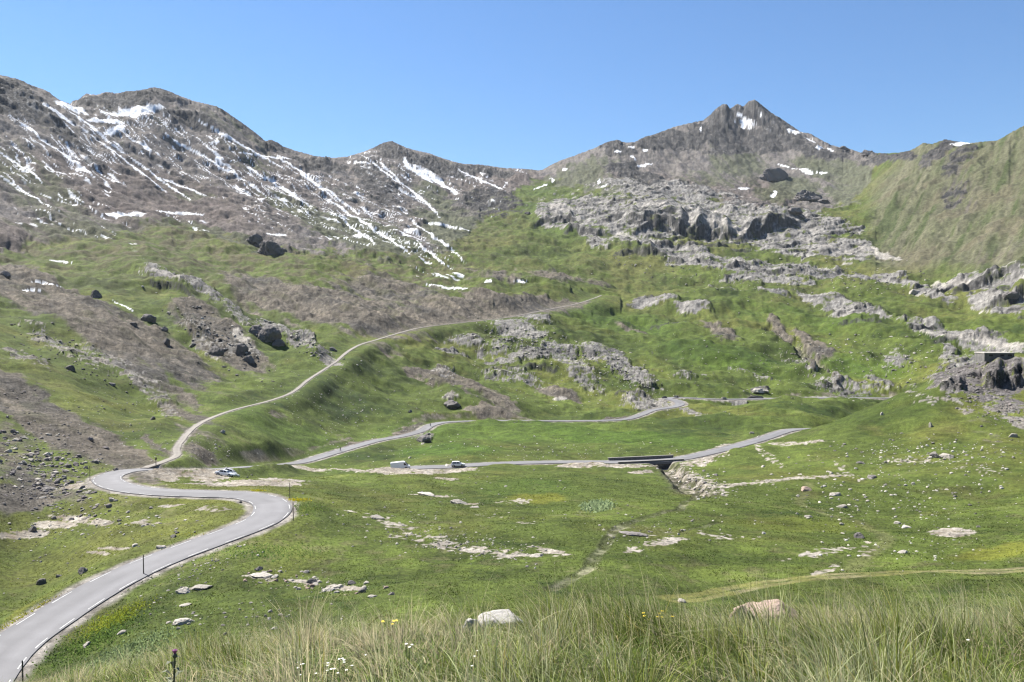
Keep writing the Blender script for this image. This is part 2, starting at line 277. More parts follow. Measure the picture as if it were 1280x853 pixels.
nw2 = lambda r: nw(r) * np.interp(r, [150, 345, 400, 700], [.14, .28, .5, 1.0])
ledges(Rq, 15, 3.0, 205, -.2, .8, nw2, 0); ledges(Rq, 5.5, 1.2, 207, .2, .8, nw2, 0)
PEAKROCK = [(35, 130, 45, 14, 42), (15, 120, 30, 22, 30), (70, 160, 40, 8, 42), (160, 122, 62, 10, -4), (240, 148, 34, 8, 10), (300, 148, 40, 7, 38), (345, 180, 16, 6, 20), (400, 205, 36, 8, 14), (490, 187, 22, 11, 20), (540, 205, 46, 9, 20), (600, 213, 48, 6, 4), (470, 230, 40, 20, 50, .5), (610, 255, 45, 18, 0, .55), (770, 183, 22, 9, 20), (790, 220, 36, 9, 18, .8), (840, 177, 40, 13, -5), (875, 165, 14, 20, 70), (905, 145, 30, 15, -30), (930, 178, 46, 16, 8), (980, 170, 44, 12, 35), (945, 140, 20, 12, 20), (1020, 190, 40, 7, 10, .8), (1055, 188, 8, 5), (1084, 192, 9, 5), (1110, 200, 40, 6, -8, .7), (1178, 187, 22, 7, -35), (1200, 200, 28, 8, -45, .5), (1195, 245, 22, 10, -45, .42), (1160, 200, 8, 16, 30, .7), (330, 270, 24, 10, 40, .4), (120, 210, 20, 6, 20, .5),  (790, 208, 10, 4), (900, 192, 26, 5)]
Km = patches(PEAKROCK, 1400)
Z += Km * (ridged(GX / 38, GY / 55, 5, 61, .68) * 6 + step(fbm(GX / 30, GY / 40, 3, 63) * .5 + .5, 3) * 6 - 4)
ledges(Km, 46, 7, 211, .3, .9, fw, 0)

# cliff steps facing the valley: column, forward distance at the foot, height in m
def cliff(pts, run, back, seed, jag=.35):
    global Z
    px = np.array([p[0] for p in pts], float)
    az = np.arctan((px - 640) / F)
    d = np.array([p[1] for p in pts]) / np.cos(az); h = np.array([p[2] for p in pts], float)
    j = (AZ > az[0]) & (AZ < az[-1])
    a = AZ[j]
    dl = np.interp(a, az, d); hl = np.interp(a, az, h)
    X = a * dl.mean()
    dl = dl + fbm(X / (back * .35), X * 0 + seed, 3, seed) * back * .2
    hl = hl * (1 + jag * fbm(X / (back * .25), X * 0, 2, seed + 3))
    for q in range(3):
        off = fbm(X / (back * .16), X * 0 + 7 * q, 2, seed + 11 * q, .45) * back * .1 + q * back * .045
        hq = hl * np.clip(1 / 3 + .22 * fbm(X / (back * .16), X * 0 + 3 * q, 2, seed + 7 * q), .05, 1)
        t = RR[:, j] - (dl + off)[None]
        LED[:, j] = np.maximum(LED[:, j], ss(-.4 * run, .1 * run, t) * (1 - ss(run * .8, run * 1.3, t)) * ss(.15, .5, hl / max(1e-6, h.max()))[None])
        Z[:, j] += hq[None] * ss(0, run * .6, t) * (1 - ss(back * .35, back, t))
    return
CLIFFS = [([(768, 1880, 0), (790, 1900, 15.5), (830, 1890, 27.9), (870, 1850, 29.8), (905, 1840, 26.0), (930, 1850, 18.6), (960, 1880, 27.9), (985, 1900, 22.3), (1005, 1910, 0)], 7, 190, 3),
          ([(760, 1660, 0), (775, 1680, 9.9), (800, 1690, 13.6), (826, 1660, 9.9), (834, 1650, 3.1), (845, 1640, 8.7), (870, 1620, 11.2), (890, 1600, 7.4), (905, 1590, 0)], 6, 110, 4),
          ([(660, 2010, 0), (672, 2030, 8.7), (690, 2040, 12.4), (712, 2030, 13.6), (725, 1990, 7.4), (732, 1980, 0)], 6, 90, 6),
          ([(700, 1900, 0), (712, 1910, 8.7), (735, 1880, 9.9), (752, 1860, 5.6), (765, 1850, 0)], 6, 90, 7),
          ([(755, 2130, 0), (765, 2150, 8.7), (782, 2150, 7.4), (792, 2150, 0)], 6, 90, 8),
          ([(800, 1760, 0), (830, 1770, 7.4), (870, 1760, 9.3), (920, 1750, 7.4), (950, 1740, 0)], 6, 80, 9),
          ([(905, 1530, 0), (920, 1540, 6.2), (940, 1530, 7.4), (960, 1500, 3.7), (975, 1500, 6.2), (1000, 1480, 5.0), (1040, 1480, 2.5), (1050, 1480, 0)], 5, 80, 10),
          ([(980, 1960, 0), (990, 1980, 7.4), (1010, 1980, 6.2), (1020, 1980, 0)], 5, 80, 12),
          ([(1225, 1090, 0), (1238, 1100, 9.0), (1262, 1090, 14.0), (1290, 1080, 12.0), (1340, 1080, 0)], 4, 60, 13),
          ([(1180, 1210, 0), (1200, 1220, 6.0), (1230, 1215, 9.0), (1260, 1210, 5.0), (1290, 1210, 0)], 4, 60, 14),
          ([(1228, 344, 0), (1235, 344, 4.5), (1250, 343, 6.5), (1266, 342, 6.0), (1282, 341, 6.5), (1330, 340, 5.0), (1380, 340, 0)], 1.1, 40, 15, .25),
          ([(1172, 343, 0), (1178, 343, 2.2), (1188, 342, 3.2), (1200, 342, 2.6), (1208, 342, 0)], .9, 20, 16),
          ([(1195, 355, 0), (1215, 358, 1.6), (1226, 358, 1.2), (1236, 358, 0)], .9, 20, 17),
          ([(605, 742, 0), (615, 744, 3.0), (640, 746, 4.0), (668, 746, 5.5), (690, 744, 3.0), (705, 742, 0)], 2.5, 40, 18),
          ([(760, 655, 0), (775, 657, 2.0), (795, 652, 3.0), (815, 640, 3.0), (830, 636, 0)], 2, 30, 19),
          ([(180, 830, 0), (195, 832, 4.0), (215, 832, 5.5), (235, 815, 5.0), (250, 805, 0)], 2.5, 45, 20),
          ([(1040, 1060, 0), (1060, 1065, 4.0), (1090, 1050, 5.0), (1110, 1040, 0)], 3, 50, 21),
          ([(1150, 900, 0), (1180, 905, 4.0), (1220, 900, 5.0), (1250, 890, 3.0), (1270, 890, 0)], 2.5, 45, 22),
          ([(800, 1090, 0), (820, 1092, 3.0), (850, 1090, 2.0), (875, 1080, 4.0), (895, 1080, 0)], 2.5, 40, 23),
          ([(640, 505, 0), (648, 506, 2.0), (664, 506, 0)], 1, 10, 24)]
for c in CLIFFS: cliff(*c)

# skyline: keep each crest at its surveyed height
T = Z / RR
VP2, VY2 = to_px(AE, T)
farrow = R1 > 1350
tf = T[farrow]
i_r = np.argmax(tf, 0); r_ridge = R1[farrow][i_r]
pad = 7
rs = np.array([np.median(r_ridge[max(0, k - pad):k + pad + 1]) for k in range(NA)])
azc = az_eff
fwd_y = np.interp(640 + F * np.tan(azc), SKX, SKYY) 
jit = fbm(azc * 900, azc * 0, 3, 71) * .8 + fbm(azc * 240, azc * 0 + 5, 2, 73) * .7
want_v = (426.5 - (fwd_y + jit)) / F
# invert row -> tan elevation at that azimuth
cc = np.cos(azc)
want_t = cc * (want_v * CP - SP) / (CP + want_v * SP)
for it in range(4):
    T = Z / RR
    mx = T[farrow].max(0)
    dlt = want_t - mx
    kn = np.ones(41) / 41
    low = np.convolve(np.pad(dlt, 20, mode='edge'), kn, 'valid') if it < 2 else 0 * dlt
    hi = dlt - low if it >= 2 else 0 * dlt
    lr = np.log(RR / rs[None])
    w = np.where(lr < 0, np.exp(-(lr / .13) ** 2), np.exp(-(lr / .2) ** 2)); w2 = np.where(lr < 0, np.exp(-(lr / .035) ** 2), np.exp(-(lr / .1) ** 2))
    Z += (low[None] * w + hi[None] * w2) * RR * INV

# the stony bank that hides the road beyond the bend
bk = np.array([P(*q) for q in [(185, 590, 190), (215, 590.5, 195), (250, 591, 203), (290, 590, 219), (330, 588, 238), (355, 586, 256)]])
bk = np.stack([np.interp(np.linspace(0, len(bk) - 1, 60), np.arange(len(bk)), bk[:, k]) for k in range(3)], 1)
db = np.full(Z.shape, 1e9)
jr_ = np.nonzero((R1 > 175) & (R1 < 310))[0]; jc_ = np.nonzero((COLPX > 120) & (COLPX < 430))[0]
sl = (slice(jr_[0], jr_[-1] + 1), slice(jc_[0], jc_[-1] + 1))
for q in bk: db[sl] = np.minimum(db[sl], np.hypot(GX[sl] - q[0], GY[sl] - q[1]))
Z += 2.7 * np.exp(-(db / 4.0) ** 2) * (1 + .35 * fbm(GX / 4, GY / 4, 3, 95))
# ------------------------------------------------------------------ roads
def spline(pts, stepm):
    p = np.array([P(*q) for q in pts]); p = np.vstack([2 * p[0] - p[1], p, 2 * p[-1] - p[-2]])
    out = []
    for k in range(1, len(p) - 2):
        m = max(3, int(np.linalg.norm(p[k + 1] - p[k]) / .5))
        t = np.linspace(0, 1, m, endpoint=False)[:, None]
        # centripetal-like tangents scaled by chord lengths
        l0 = np.linalg.norm(p[k] - p[k - 1]); l1 = np.linalg.norm(p[k + 1] - p[k]); l2 = np.linalg.norm(p[k + 2] - p[k + 1])
        m1 = (p[k + 1] - p[k - 1]) / (l0 + l1) * l1; m2 = (p[k + 2] - p[k]) / (l1 + l2) * l1
        out.append((2 * t ** 3 - 3 * t ** 2 + 1) * p[k] + (t ** 3 - 2 * t ** 2 + t) * m1 + (-2 * t ** 3 + 3 * t ** 2) * p[k + 1] + (t ** 3 - t ** 2) * m2)
    q = np.vstack(out)
    s = np.concatenate([[0], np.cumsum(np.linalg.norm(np.diff(q, axis=0), axis=1))])
    # even spacing, heights smoothed
    S = np.arange(0, s[-1], stepm)
    q = np.stack([np.interp(S, s, q[:, k]) for k in range(3)], 1)
    kk = max(3, int(14 / stepm)) | 1
    zz = np.convolve(np.pad(q[:, 2], kk // 2, mode='edge'), np.ones(kk) / kk, 'valid')
    q[:, 2] = zz
    kk = max(3, int(5 / stepm)) | 1
    for k in (0, 1): q[:, k] = np.convolve(np.pad(q[:, k], kk // 2, mode='edge'), np.ones(kk) / kk, 'valid')
    return q
def near_line(line, reach):
    """distance of every terrain point to a road's centre line, its height there and the chainage"""
    D = np.full(Z.shape, 1e9); RZ = np.zeros(Z.shape); SG = np.zeros(Z.shape)
    st = 24
    for k in range(0, len(line), st):
        seg = line[max(0, k - 1):k + st + 1]
        lo = seg[:, :2].min(0) - reach; hi = seg[:, :2].max(0) + reach
        rmin = max(0, np.hypot(seg[:, 0], seg[:, 1]).min() - reach); rmax = np.hypot(seg[:, 0], seg[:, 1]).max() + reach
        az = np.arctan2(seg[:, 0], seg[:, 1]); da = reach / max(rmin, 20)
        rows = np.nonzero((R1 > rmin) & (R1 < rmax))[0]; cols = np.nonzero((AZ > az.min() - da) & (AZ < az.max() + da))[0]
        if not len(rows) or not len(cols): continue
        rs_, cs_ = slice(rows[0], rows[-1] + 1), slice(cols[0], cols[-1] + 1)
        x = GX[rs_, cs_]; y = GY[rs_, cs_]
        best = D[rs_, cs_].copy(); bz = RZ[rs_, cs_].copy(); bs = SG[rs_, cs_].copy()
        for q in range(len(seg) - 1):
            ax, ay = seg[q, :2]; bx, by = seg[q + 1, :2] - seg[q, :2]
            t = np.clip(((x - ax) * bx + (y - ay) * by) / (bx * bx + by * by), 0, 1)
            d = np.hypot(x - ax - t * bx, y - ay - t * by)
            m = d < best
            best[m] = d[m]; bz[m] = (seg[q, 2] + t * (seg[q + 1, 2] - seg[q, 2]))[m]
            bs[m] = (np.sign((x - ax) * by - (y - ay) * bx) )[m]
        D[rs_, cs_] = best; RZ[rs_, cs_] = bz; SG[rs_, cs_] = bs
    return D, RZ, SG
LA = spline(ROAD_A, 1.5); LBR = spline(ROAD_B, 1.5); LT = spline(TRACK, 3.0)
WA, WB, WT = 2.75, 2.9, 1.1         # half widths
ROADN = {}
for key, L, hw in (('t', LT, WT), ('b', LBR, WB), ('a', LA, WA)):
    D, RZ, SG = near_line(L, hw + 26)
    blend = np.interp(RR, [60, 200, 600, 1200], [5.5, 7, 13, 22]) * (np.interp(RR, [200, 300, 700, 1000], [.5, 1, 1.3, 2.4]) if key == 't' else 1)
    flat = hw + np.interp(RR, [60, 300, 800], [1.0, 1.4, 2.4])
    w = 1 - ss(0, 1, (D - flat) / blend)
    if key == 'a': w = np.where(D < WA + 1.3, w, w * ss(2, 10, ROADN['t'][0]))
    tgt = RZ - np.interp(RR, [60, 250, 600, 1200], [.10, .15, .3, .4])
    Z = lerp(Z, tgt, w)
    ROADN[key] = (D, RZ, SG)
drop = np.interp(RR, [60, 250, 600, 1200], [.10, .15, .3, .4])
D, RZ, SG = ROADN['t']
lim = WT + 1.2
fill = (RZ - drop - np.maximum(0, D - lim) * .75); cut = (RZ - drop + np.maximum(0, D - lim) * .9)
m_ = (D < lim + 9) & (ROADN['a'][0] > WA + .8)
Z[m_] = np.minimum(np.maximum(Z, fill), cut)[m_]
for key, hw in (('b', WB), ('a', WA)):
    D, RZ, SG = ROADN[key]
    lim = hw + np.interp(RR, [60, 300, 600, 650, 800], [.5, .9, 1.4, 2.4, 2.6])
    m_ = D < lim + 7
    Z[m_] = np.minimum(Z, RZ - drop + np.maximum(0, D - lim) * .8)[m_]
# the ravine under the bridge
BR0 = np.array(P(800, 577, 294)); BR1 = np.array(P(842, 574.5, 300.5))
gx0, gy0, _ = P(838, 586, 299)
def gully(pts, wid, dep):
    global Z
    L = np.array([P(*q) for q in pts])
    L = np.stack([np.interp(np.linspace(0, len(L) - 1, len(L) * 8), np.arange(len(L)), L[:, k]) for k in range(3)], 1)
    D, RZ, SG = near_line(L, wid * 3)
    Z -= dep * (1 - ss(wid * .3, wid, D + fbm(GX / 3, GY / 3, 2, 87) * wid * .25)) * (D < 1e8)
    return D
D_rav = gully([(824, 577, 303), (827, 580, 296), (832, 586, 285), (845, 600, 255), (870, 622, 195)], 4.6, 2.4)
D_st1 = gully([(870, 622, 190), (850, 640, 155), (800, 655, 137), (770, 665, 126), (752, 690, 108), (735, 720, 94), (690, 745, 83)], 1.0, .2)
D_st2 = gully([(900, 655, 140), (850, 668, 125), (800, 662, 130), (765, 668, 125)], 1.0, .25)
D_st3 = gully([(960, 405, 1090), (985, 425, 1000), (1015, 445, 900), (1035, 465, 830), (1075, 480, 765)], 9, 6)
D_st4 = gully([(560, 350, 1210), (640, 352, 1230), (720, 357, 1290)], 8, 3)

T = Z / RR
VPX, VPY = to_px(AE, T)

# how steep the ground is along the line of view
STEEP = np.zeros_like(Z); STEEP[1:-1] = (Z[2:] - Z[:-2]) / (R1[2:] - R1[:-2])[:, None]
# ------------------------------------------------------------------ ground cover colours (albedo per vertex, with shade painted into the broken rock faces)
def col(*c): return np.array(c, float)
def mixc(base, c, m):
    return base + (c - base) * m[..., None]
G_MID, G_DARK, G_LITE, G_YEL, G_DRY = col(.108, .147, .031), col(.053, .090, .016), col(.148, .198, .040), col(.182, .190, .045), col(.220, .205, .100)
def make_colour():
    GYZ = GY + 2.0 * Z
    nA = fbm(GX / 60, GY / 75, 4, 101); nB = fbm(GX / 16, GY / 20, 4, 103); nC = fbm(GX / 3.4, GY / 3.8, 3, 107); nD = fbm(GX / 140, GY / 170, 3, 109)
    nE = gnoise(GX / 1.1, GY / 1.1, 113); nF = fbm(GX / 28 + 9, GY / 30, 4, 117)
    px1 = RR / F
    fine = nC * np.clip(2.2 / (px1 * 12 + .8), .15, 1.0) + .35 * wn1
    c = np.empty(Z.shape + (3,)); c[:] = G_MID
    c = mixc(c, G_DARK, .9 * ss(.02, .5, nA * .6 + nB * .55 + fine * .45))
    c = mixc(c, G_LITE, .85 * ss(.02, .5, -nA * .5 + nF * .6 - fine * .4))
    c = mixc(c, G_YEL, .7 * ss(.05, .6, nD * .7 + nB * .4 + .05))
    c = mixc(c, G_DRY, .5 * ss(.15, .6, nF * .5 + fine * .6 + nE * .15 - .04))
    c = mixc(c, col(.125, .108, .055), .3 * ss(.2, .6, -nF * .5 + nB * .5 - fine * .4))
    # far pastures: olive, mottled
    c = mixc(c, col(.150, .150, .055), ss(900, 1500, RR) * .45 * ss(-.5, .5, nB + nD))
    c = mixc(c, col(.138, .122, .070), ss(700, 1200, RR) * ss(680, 520, VPX) * .8 * ss(-.3, .4, nB + nA * .4))
    # bright green hollows and yellow flats
    wet = patches([(620, 540, 160, 14, 0, .6), (780, 550, 120, 10, 5, .8), (560, 565, 60, 8, 0, .9), (360, 540, 80, 14, 20, .5), (660, 610, 60, 10, 0, .4), (470, 590, 60, 4, 0, .4), (900, 445, 80, 14, 10, .7), (760, 400, 90, 12, 8, .6), (1000, 400, 90, 12, 8, .5), (700, 270, 60, 30, 30, .4), (1080, 460, 60, 14, 5, .7)], 60)
    c = mixc(c, col(.088, .165, .022), wet * .75)
    drk = patches([(870, 528, 90, 6, 3, .7), (1120, 505, 100, 16, -8, .55), (1000, 445, 60, 12, 10, .5), (880, 440, 70, 10, 5, .5), (740, 420, 70, 10, 10, .5), (430, 500, 90, 12, 10, .5), (880, 700, 150, 8, 0, .55), (700, 655, 120, 5, 0, .35), (450, 625, 50, 10, 20, .5), (180, 760, 50, 14, -25, .5), (480, 470, 80, 10, 10, .5), (620, 505, 60, 5, 10, .5)], 60)
    c = mixc(c, G_DARK * .95, drk * .8)
    yel = patches([(670, 622, 36, 6, 0, .9), (1250, 690, 60, 9, -6, .8), (130, 775, 20, 6, -30, .7), (30, 770, 30, 5, -35, .7), (380, 640, 20, 3, 0, .7), (1000, 655, 90, 8, 0, .3), (230, 628, 60, 4, 0, .4)], 50)
    c = mixc(c, col(.215, .215, .030), yel * .7)
    # scree
    sA = fbm(GX / 70, GYZ / 90, 4, 131); sB = fbm(np.where(RR < 1150, bx / 9, uu / 14), np.where(RR < 1150, by_ / 90, vv / 160), 4, 133); sC = fbm(GX / 5, GY / 5, 3, 137); sD = fbm(np.where(RR < 1150, bx / 24, uu / 45), np.where(RR < 1150, by_ / 170, vv / 300), 3, 139)
    sc = np.empty_like(c); sc[:] = col(.182, .160, .130)
    sc = mixc(sc, col(.128, .120, .110), ss(-.1, .6, sA + sB * .3))
    sc = mixc(sc, col(.145, .118, .100), (.3 + .45 * Mm) * ss(0, .6, -sA * .6 + sD * .5))
    sc = mixc(sc, col(.245, .212, .165), .8 * ss(.05, .6, sB * .9 + sC * .3))
    sc = mixc(sc, col(.095, .090, .084), .6 * ss(.1, .6, -sB * .7 + sC * .5))
    sc = mixc(sc, col(.115, .118, .060), .55 * ss(.05, .55, sD * .6 + nB * .5 - .05))
    near = ss(900, 400, RR)
    sc = mixc(sc, col(.26, .23, .20), near * .35 * ss(.15, .6, sC + nE * .4))
    m = np.clip(Sm + (.22 * nC * near + .42 * sB + .36 * sD - .08) * (Sm > .02), 0, 1)
    m = ss(.25, .68, m)
    c = mixc(c, sc, m)
    # mountains
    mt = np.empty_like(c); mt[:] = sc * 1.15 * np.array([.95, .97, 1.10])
    pk = ss(640, 720, VPX)
    mt = mixc(mt, col(.198, .182, .165), pk * .8 * ss(-.6, .4, sB))
    pur = patches([(170, 250, 170, 40, 12, .7), (330, 225, 90, 40, 30, .4), (60, 300, 90, 20, 0, .6), (650, 225, 40, 14, 0, .6), (860, 240, 120, 16, 10, .45), (600, 240, 40, 12, 0, .5), (960, 245, 40, 16, 20, .6)], 900)
    mt = mixc(mt, col(.140, .106, .095), pur * (.6 + .4 * ss(-.4, .4, sA)))
    gr = patches([(40, 235, 90, 30, 35, .5), (160, 300, 150, 18, 5, .6), (260, 300, 70, 14, 10, .8), (300, 180, 60, 30, 35, .35), (420, 290, 90, 14, 28, .7), (480, 305, 90, 16, 25, .8), (570, 300, 50, 26, 30, .7), (545, 250, 34, 12, 35, .7), (560, 272, 50, 10, 10, .6), (620, 262, 40, 16, 10, .5), (730, 215, 44, 16, -25, .65), (750, 232, 60, 10, 5, .7), (690, 232, 30, 12, 0, .8), (920, 205, 40, 18, 10, .65), (900, 225, 60, 12, 0, .4), (985, 240, 40, 16, -10, .8), (1050, 215, 60, 16, 10, .75), (1070, 245, 40, 16, 0, .7), (830, 255, 60, 8, 5, .6), (870, 160, 8, 5, 0, .9), (240, 250, 24, 8, 0, .5)], 900)
    grm = ss(.2, .62, gr + .45 * sB + .2 * sD)*(gr > .02)
    mt = mixc(mt, col(.090, .118, .042), grm * np.where(VPX > 640, .55, .6))
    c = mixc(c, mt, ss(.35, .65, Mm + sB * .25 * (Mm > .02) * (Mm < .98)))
    # streaked hillside on the right
    hA = 1.25 * fbm(uR / 22 + nB * .08, vR / 520, 4, 151); hB = fbm(uR / 8, vR / 120, 3, 153); hC = fbm(GX / 110, GY / 110, 3, 157)
    hs = np.empty_like(c); hs[:] = col(.140, .145, .082)
    hs = mixc(hs, col(.092, .118, .046), .9 * ss(.1, .6, hA + hC * .5))
    hs = mixc(hs, col(.190, .182, .120), .65 * ss(.1, .6, -hA * .8 + hB * .3 + .05))
    hs = mixc(hs, col(.160, .130, .092), .4 * ss(.0, .5, -hC + hB * .3))
    hg = patches([(1200, 245, 20, 22, -45, .8), (1190, 205, 20, 18, -45, .6), (1160, 200, 8, 18, 30, .5), (1250, 320, 60, 14, -20, .35)], 900)
    hs = mixc(hs, col(.150, .135, .118), hg * ss(-.3, .4, hB))
    c = mixc(c, hs, Hm)
    # crag rock
    rA = fbm(GX / 34, GYZ / 44, 4, 161); rB = fbm(GX / 9, GYZ / 11, 3, 163); nr = ss(900, 350, RR); r1 = fbm(GX / 2.4, GYZ / 2.6, 3, 167)
    det = lerp(rA * .8 + rB * .5, r1 + rB * .6, nr)
    rk = np.empty_like(c); rk[:] = col(.265, .255, .240)
    rk = mixc(rk, col(.345, .330, .305), ss(-.1, .6, det))
    rk = mixc(rk, col(.190, .180, .170), .8 * ss(.05, .6, -det + .1 * nC))
    rk = mixc(rk, col(.33, .285, .225), nr * .5 * ss(-.2, .6, rB))
    bed = gnoise(Z / 5.5 + rA * 1.3, GX / 120, 165) * (1 - nr) + gnoise(Z / .9 + rB, GX / 20, 166) * nr
    rk = mixc(rk, col(.15, .145, .14), .7 * ss(.25, .6, bed))
    brk = patches([(1240, 478, 75, 24, 15), (1200, 470, 50, 14, 0)], 250, 500)
    rk = mixc(rk, lerp(col(.165, .152, .150), col(.27, .25, .24), ss(-.3, .5, r1 + rB * .4)[..., None]), brk)
    # gaps of turf between the crags
    cover = Rm + .62 * (lerp(rA * 1.3 + rB * .6, rB * 1.0 + r1 * 1.0, ss(1350, 900, RR))) - .31
    rm = ss(.30, .44, cover) * (Rm > .02)
    c = mixc(c, rk, rm)
    kk = np.empty_like(c); kk[:] = col(.100, .097, .097)
    kk = mixc(kk, col(.060, .060, .062), ss(-.1, .5, rA + rB * .4)); kk = mixc(kk, col(.215, .195, .175), .7 * ss(.1, .6, rB - rA * .3))
    km = ss(.3, .5, Km + .45 * rA + .2 * rB) * (Km > .02)
    c = mixc(c, kk, km)
    # broken faces of the beds: albedo darkened to stand for the shade on them
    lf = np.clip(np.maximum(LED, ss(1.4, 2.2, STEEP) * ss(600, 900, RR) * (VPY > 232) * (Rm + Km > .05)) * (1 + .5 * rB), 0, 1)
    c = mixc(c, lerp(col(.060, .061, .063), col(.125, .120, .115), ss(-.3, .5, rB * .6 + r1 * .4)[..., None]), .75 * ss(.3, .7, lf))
    pf = patches([(1051, 315, 12, 5, 8), (1030, 308, 7, 3), (1085, 312, 14, 4, 10), (1110, 320, 16, 4, 5), (700, 262, 14, 4, 10), (850, 262, 60, 5, 4, .8), (905, 290, 40, 4, 10, .7), (790, 296, 26, 4, 20, .8), (1190, 352, 30, 4, 0, .9), (1200, 424, 50, 4, 8, .8), (1255, 432, 30, 3, 5), (700, 495, 10, 2), (210, 346, 24, 3, 20), (300, 425, 12, 4, 30)], 500)
    c = mixc(c, col(.40, .375, .34), .8 * ss(.35, .55, pf + .4 * rB))
    # bare limestone pavements and bleached soil
    sn = np.empty_like(c); sn[:] = col(.33, .295, .245)
    sn = mixc(sn, col(.43, .395, .345), ss(-.1, .6, nC + nE * .3)); sn = mixc(sn, col(.27, .215, .155), .7 * ss(.1, .6, -nC + nB * .3))
    pm = ss(.36, .50, Pm + .65 * nC + .55 * nE - .14) * (Pm > .02)
    c = mixc(c, sn, pm)
    # stream beds
    for D, wd, k in ((D_st1, .9, .4), (D_st2, .6, .3), (D_rav, 5, .7), (D_st3, 6, .6)):
        c = mixc(c, lerp(col(.09, .08, .06), col(.36, .32, .27), ss(-.2, .5, nC + nE * .3)[..., None]), k * (1 - ss(wd * .6, wd * 1.3, D + nC * wd * .4)))
    # road verges of gravel, worn track, cut banks
    for key, hw, ex in (('a', WA, .75), ('b', WB, .8), ('t', WT, .15)):
        D, RZ, SG = ROADN[key]
        g = lerp(col(.235, .215, .190), col(.34, .315, .285), ss(-.3, .5, nC + nE * .4)[..., None])
        wv = hw + ex + np.interp(RR, [60, 300, 600, 680], [.0, .6, 1.1, 5.0]) * (key != 't')
        c = mixc(c, g, 1 - ss(wv - .35, wv + .75 + .6 * np.clip(nC, -.5, 1), D))
        if key != 't':
            up = ss(.25, 1.3, Z - RZ) * (D < np.interp(RR, [230, 600], [9, 15])) * ss(225, 300, RR)
            c = mixc(c, lerp(col(.185, .155, .125), col(.30, .265, .22), ss(-.3, .5, nC + nB * .4)[..., None]), .85 * up * ss(-.45, .15, nB + nF * .6))
    # the wheel track across the near meadow: two worn ruts
    g = ss(.95, .45, np.abs(D_path - .85) + .25 * nC)
    c = mixc(c, lerp(col(.27, .25, .085), col(.36, .31, .19), ss(-.2, .5, nB + nC * .5)[..., None]), .6 * g)
    D_p2 = near_line(spline([(1012, 605, 214), (1000, 625, 182), (1040, 640, 160), (1080, 650, 148), (1110, 668, 127), (1085, 690, 112), (1060, 715, 100)], 2.0), 6)[0]
    c = mixc(c, col(.24, .215, .12), .32 * ss(1.6, .5, D_p2 + .8 * nC))
    # snow lying in the gullies
    zone = patches([(60, 165, 130, 34, 38, .8), (60, 230, 120, 40, 35, .62), (170, 150, 60, 12, 5, .95), (140, 175, 60, 14, 20, .75), (230, 190, 150, 40, 30, .72), (320, 230, 120, 34, 30, .72), (400, 255, 90, 30, 35, .75), (480, 285, 110, 26, 36, .72), (490, 225, 60, 26, 35, .7), (520, 205, 40, 12, 35, .85), (590, 225, 60, 16, 20, .66), (600, 250, 50, 20, 20, .55), (280, 285, 120, 14, 5, .5), (100, 280, 130, 16, 20, .42), (40, 270, 60, 20, 30, .45), (945, 150, 40, 16, 28, .66), (960, 140, 34, 8, 40, .6), (790, 208, 30, 12, 20, .35), (1020, 178, 34, 8, 28, .5), (640, 215, 30, 5, 0, .4), (210, 330, 90, 10, 10, .28), (560, 325, 40, 8, 20, .4)], 800, soft=.5)
    s2 = fbm(uu / 13, vv / 75, 3, 177); s3 = fbm(GX / 260, GY / 260, 2, 179)
    wp = fbm(GX / 70, GY / 70, 3, 171)
    def lines(su, sv, wid, seed, bias):
        nn = np.abs(gnoise(uu / su + wp * .7, vv / sv, seed))
        pres = fbm(uu / (su * 2.2), vv / (sv * .32), 3, seed + 3)
        return ss(wid, wid * .45, nn * (1.15 - .6 * s2)) * ss(-.05, .12, pres + zone * 1.1 - bias)
    snow = np.maximum(lines(17, 300, .10, 173, .88), np.maximum(lines(10, 170, .10, 181, 1.04), lines(30, 420, .075, 185, .76))) * ss(.05, .25, zone)
    STREAKS = [(60, 180, 60, 1.2, 37), (30, 240, 40, 1.0, 33), (300, 180, 60, 1.3, 30), (410, 240, 50, 1.2, 36), (470, 290, 50, 1.3, 34), (440, 285, 34, 1.1, 36), (510, 235, 50, 1.3, 42), (600, 225, 34, 1.0, 24), (200, 225, 50, 1.0, 36), (120, 165, 50, 1.2, 37), (20, 205, 50, 1.1, 35), (260, 200, 60, 1.2, 30), (350, 235, 50, 1.2, 33), (545, 300, 40, 1.1, 36), (160, 205, 60, 1.1, 38)]
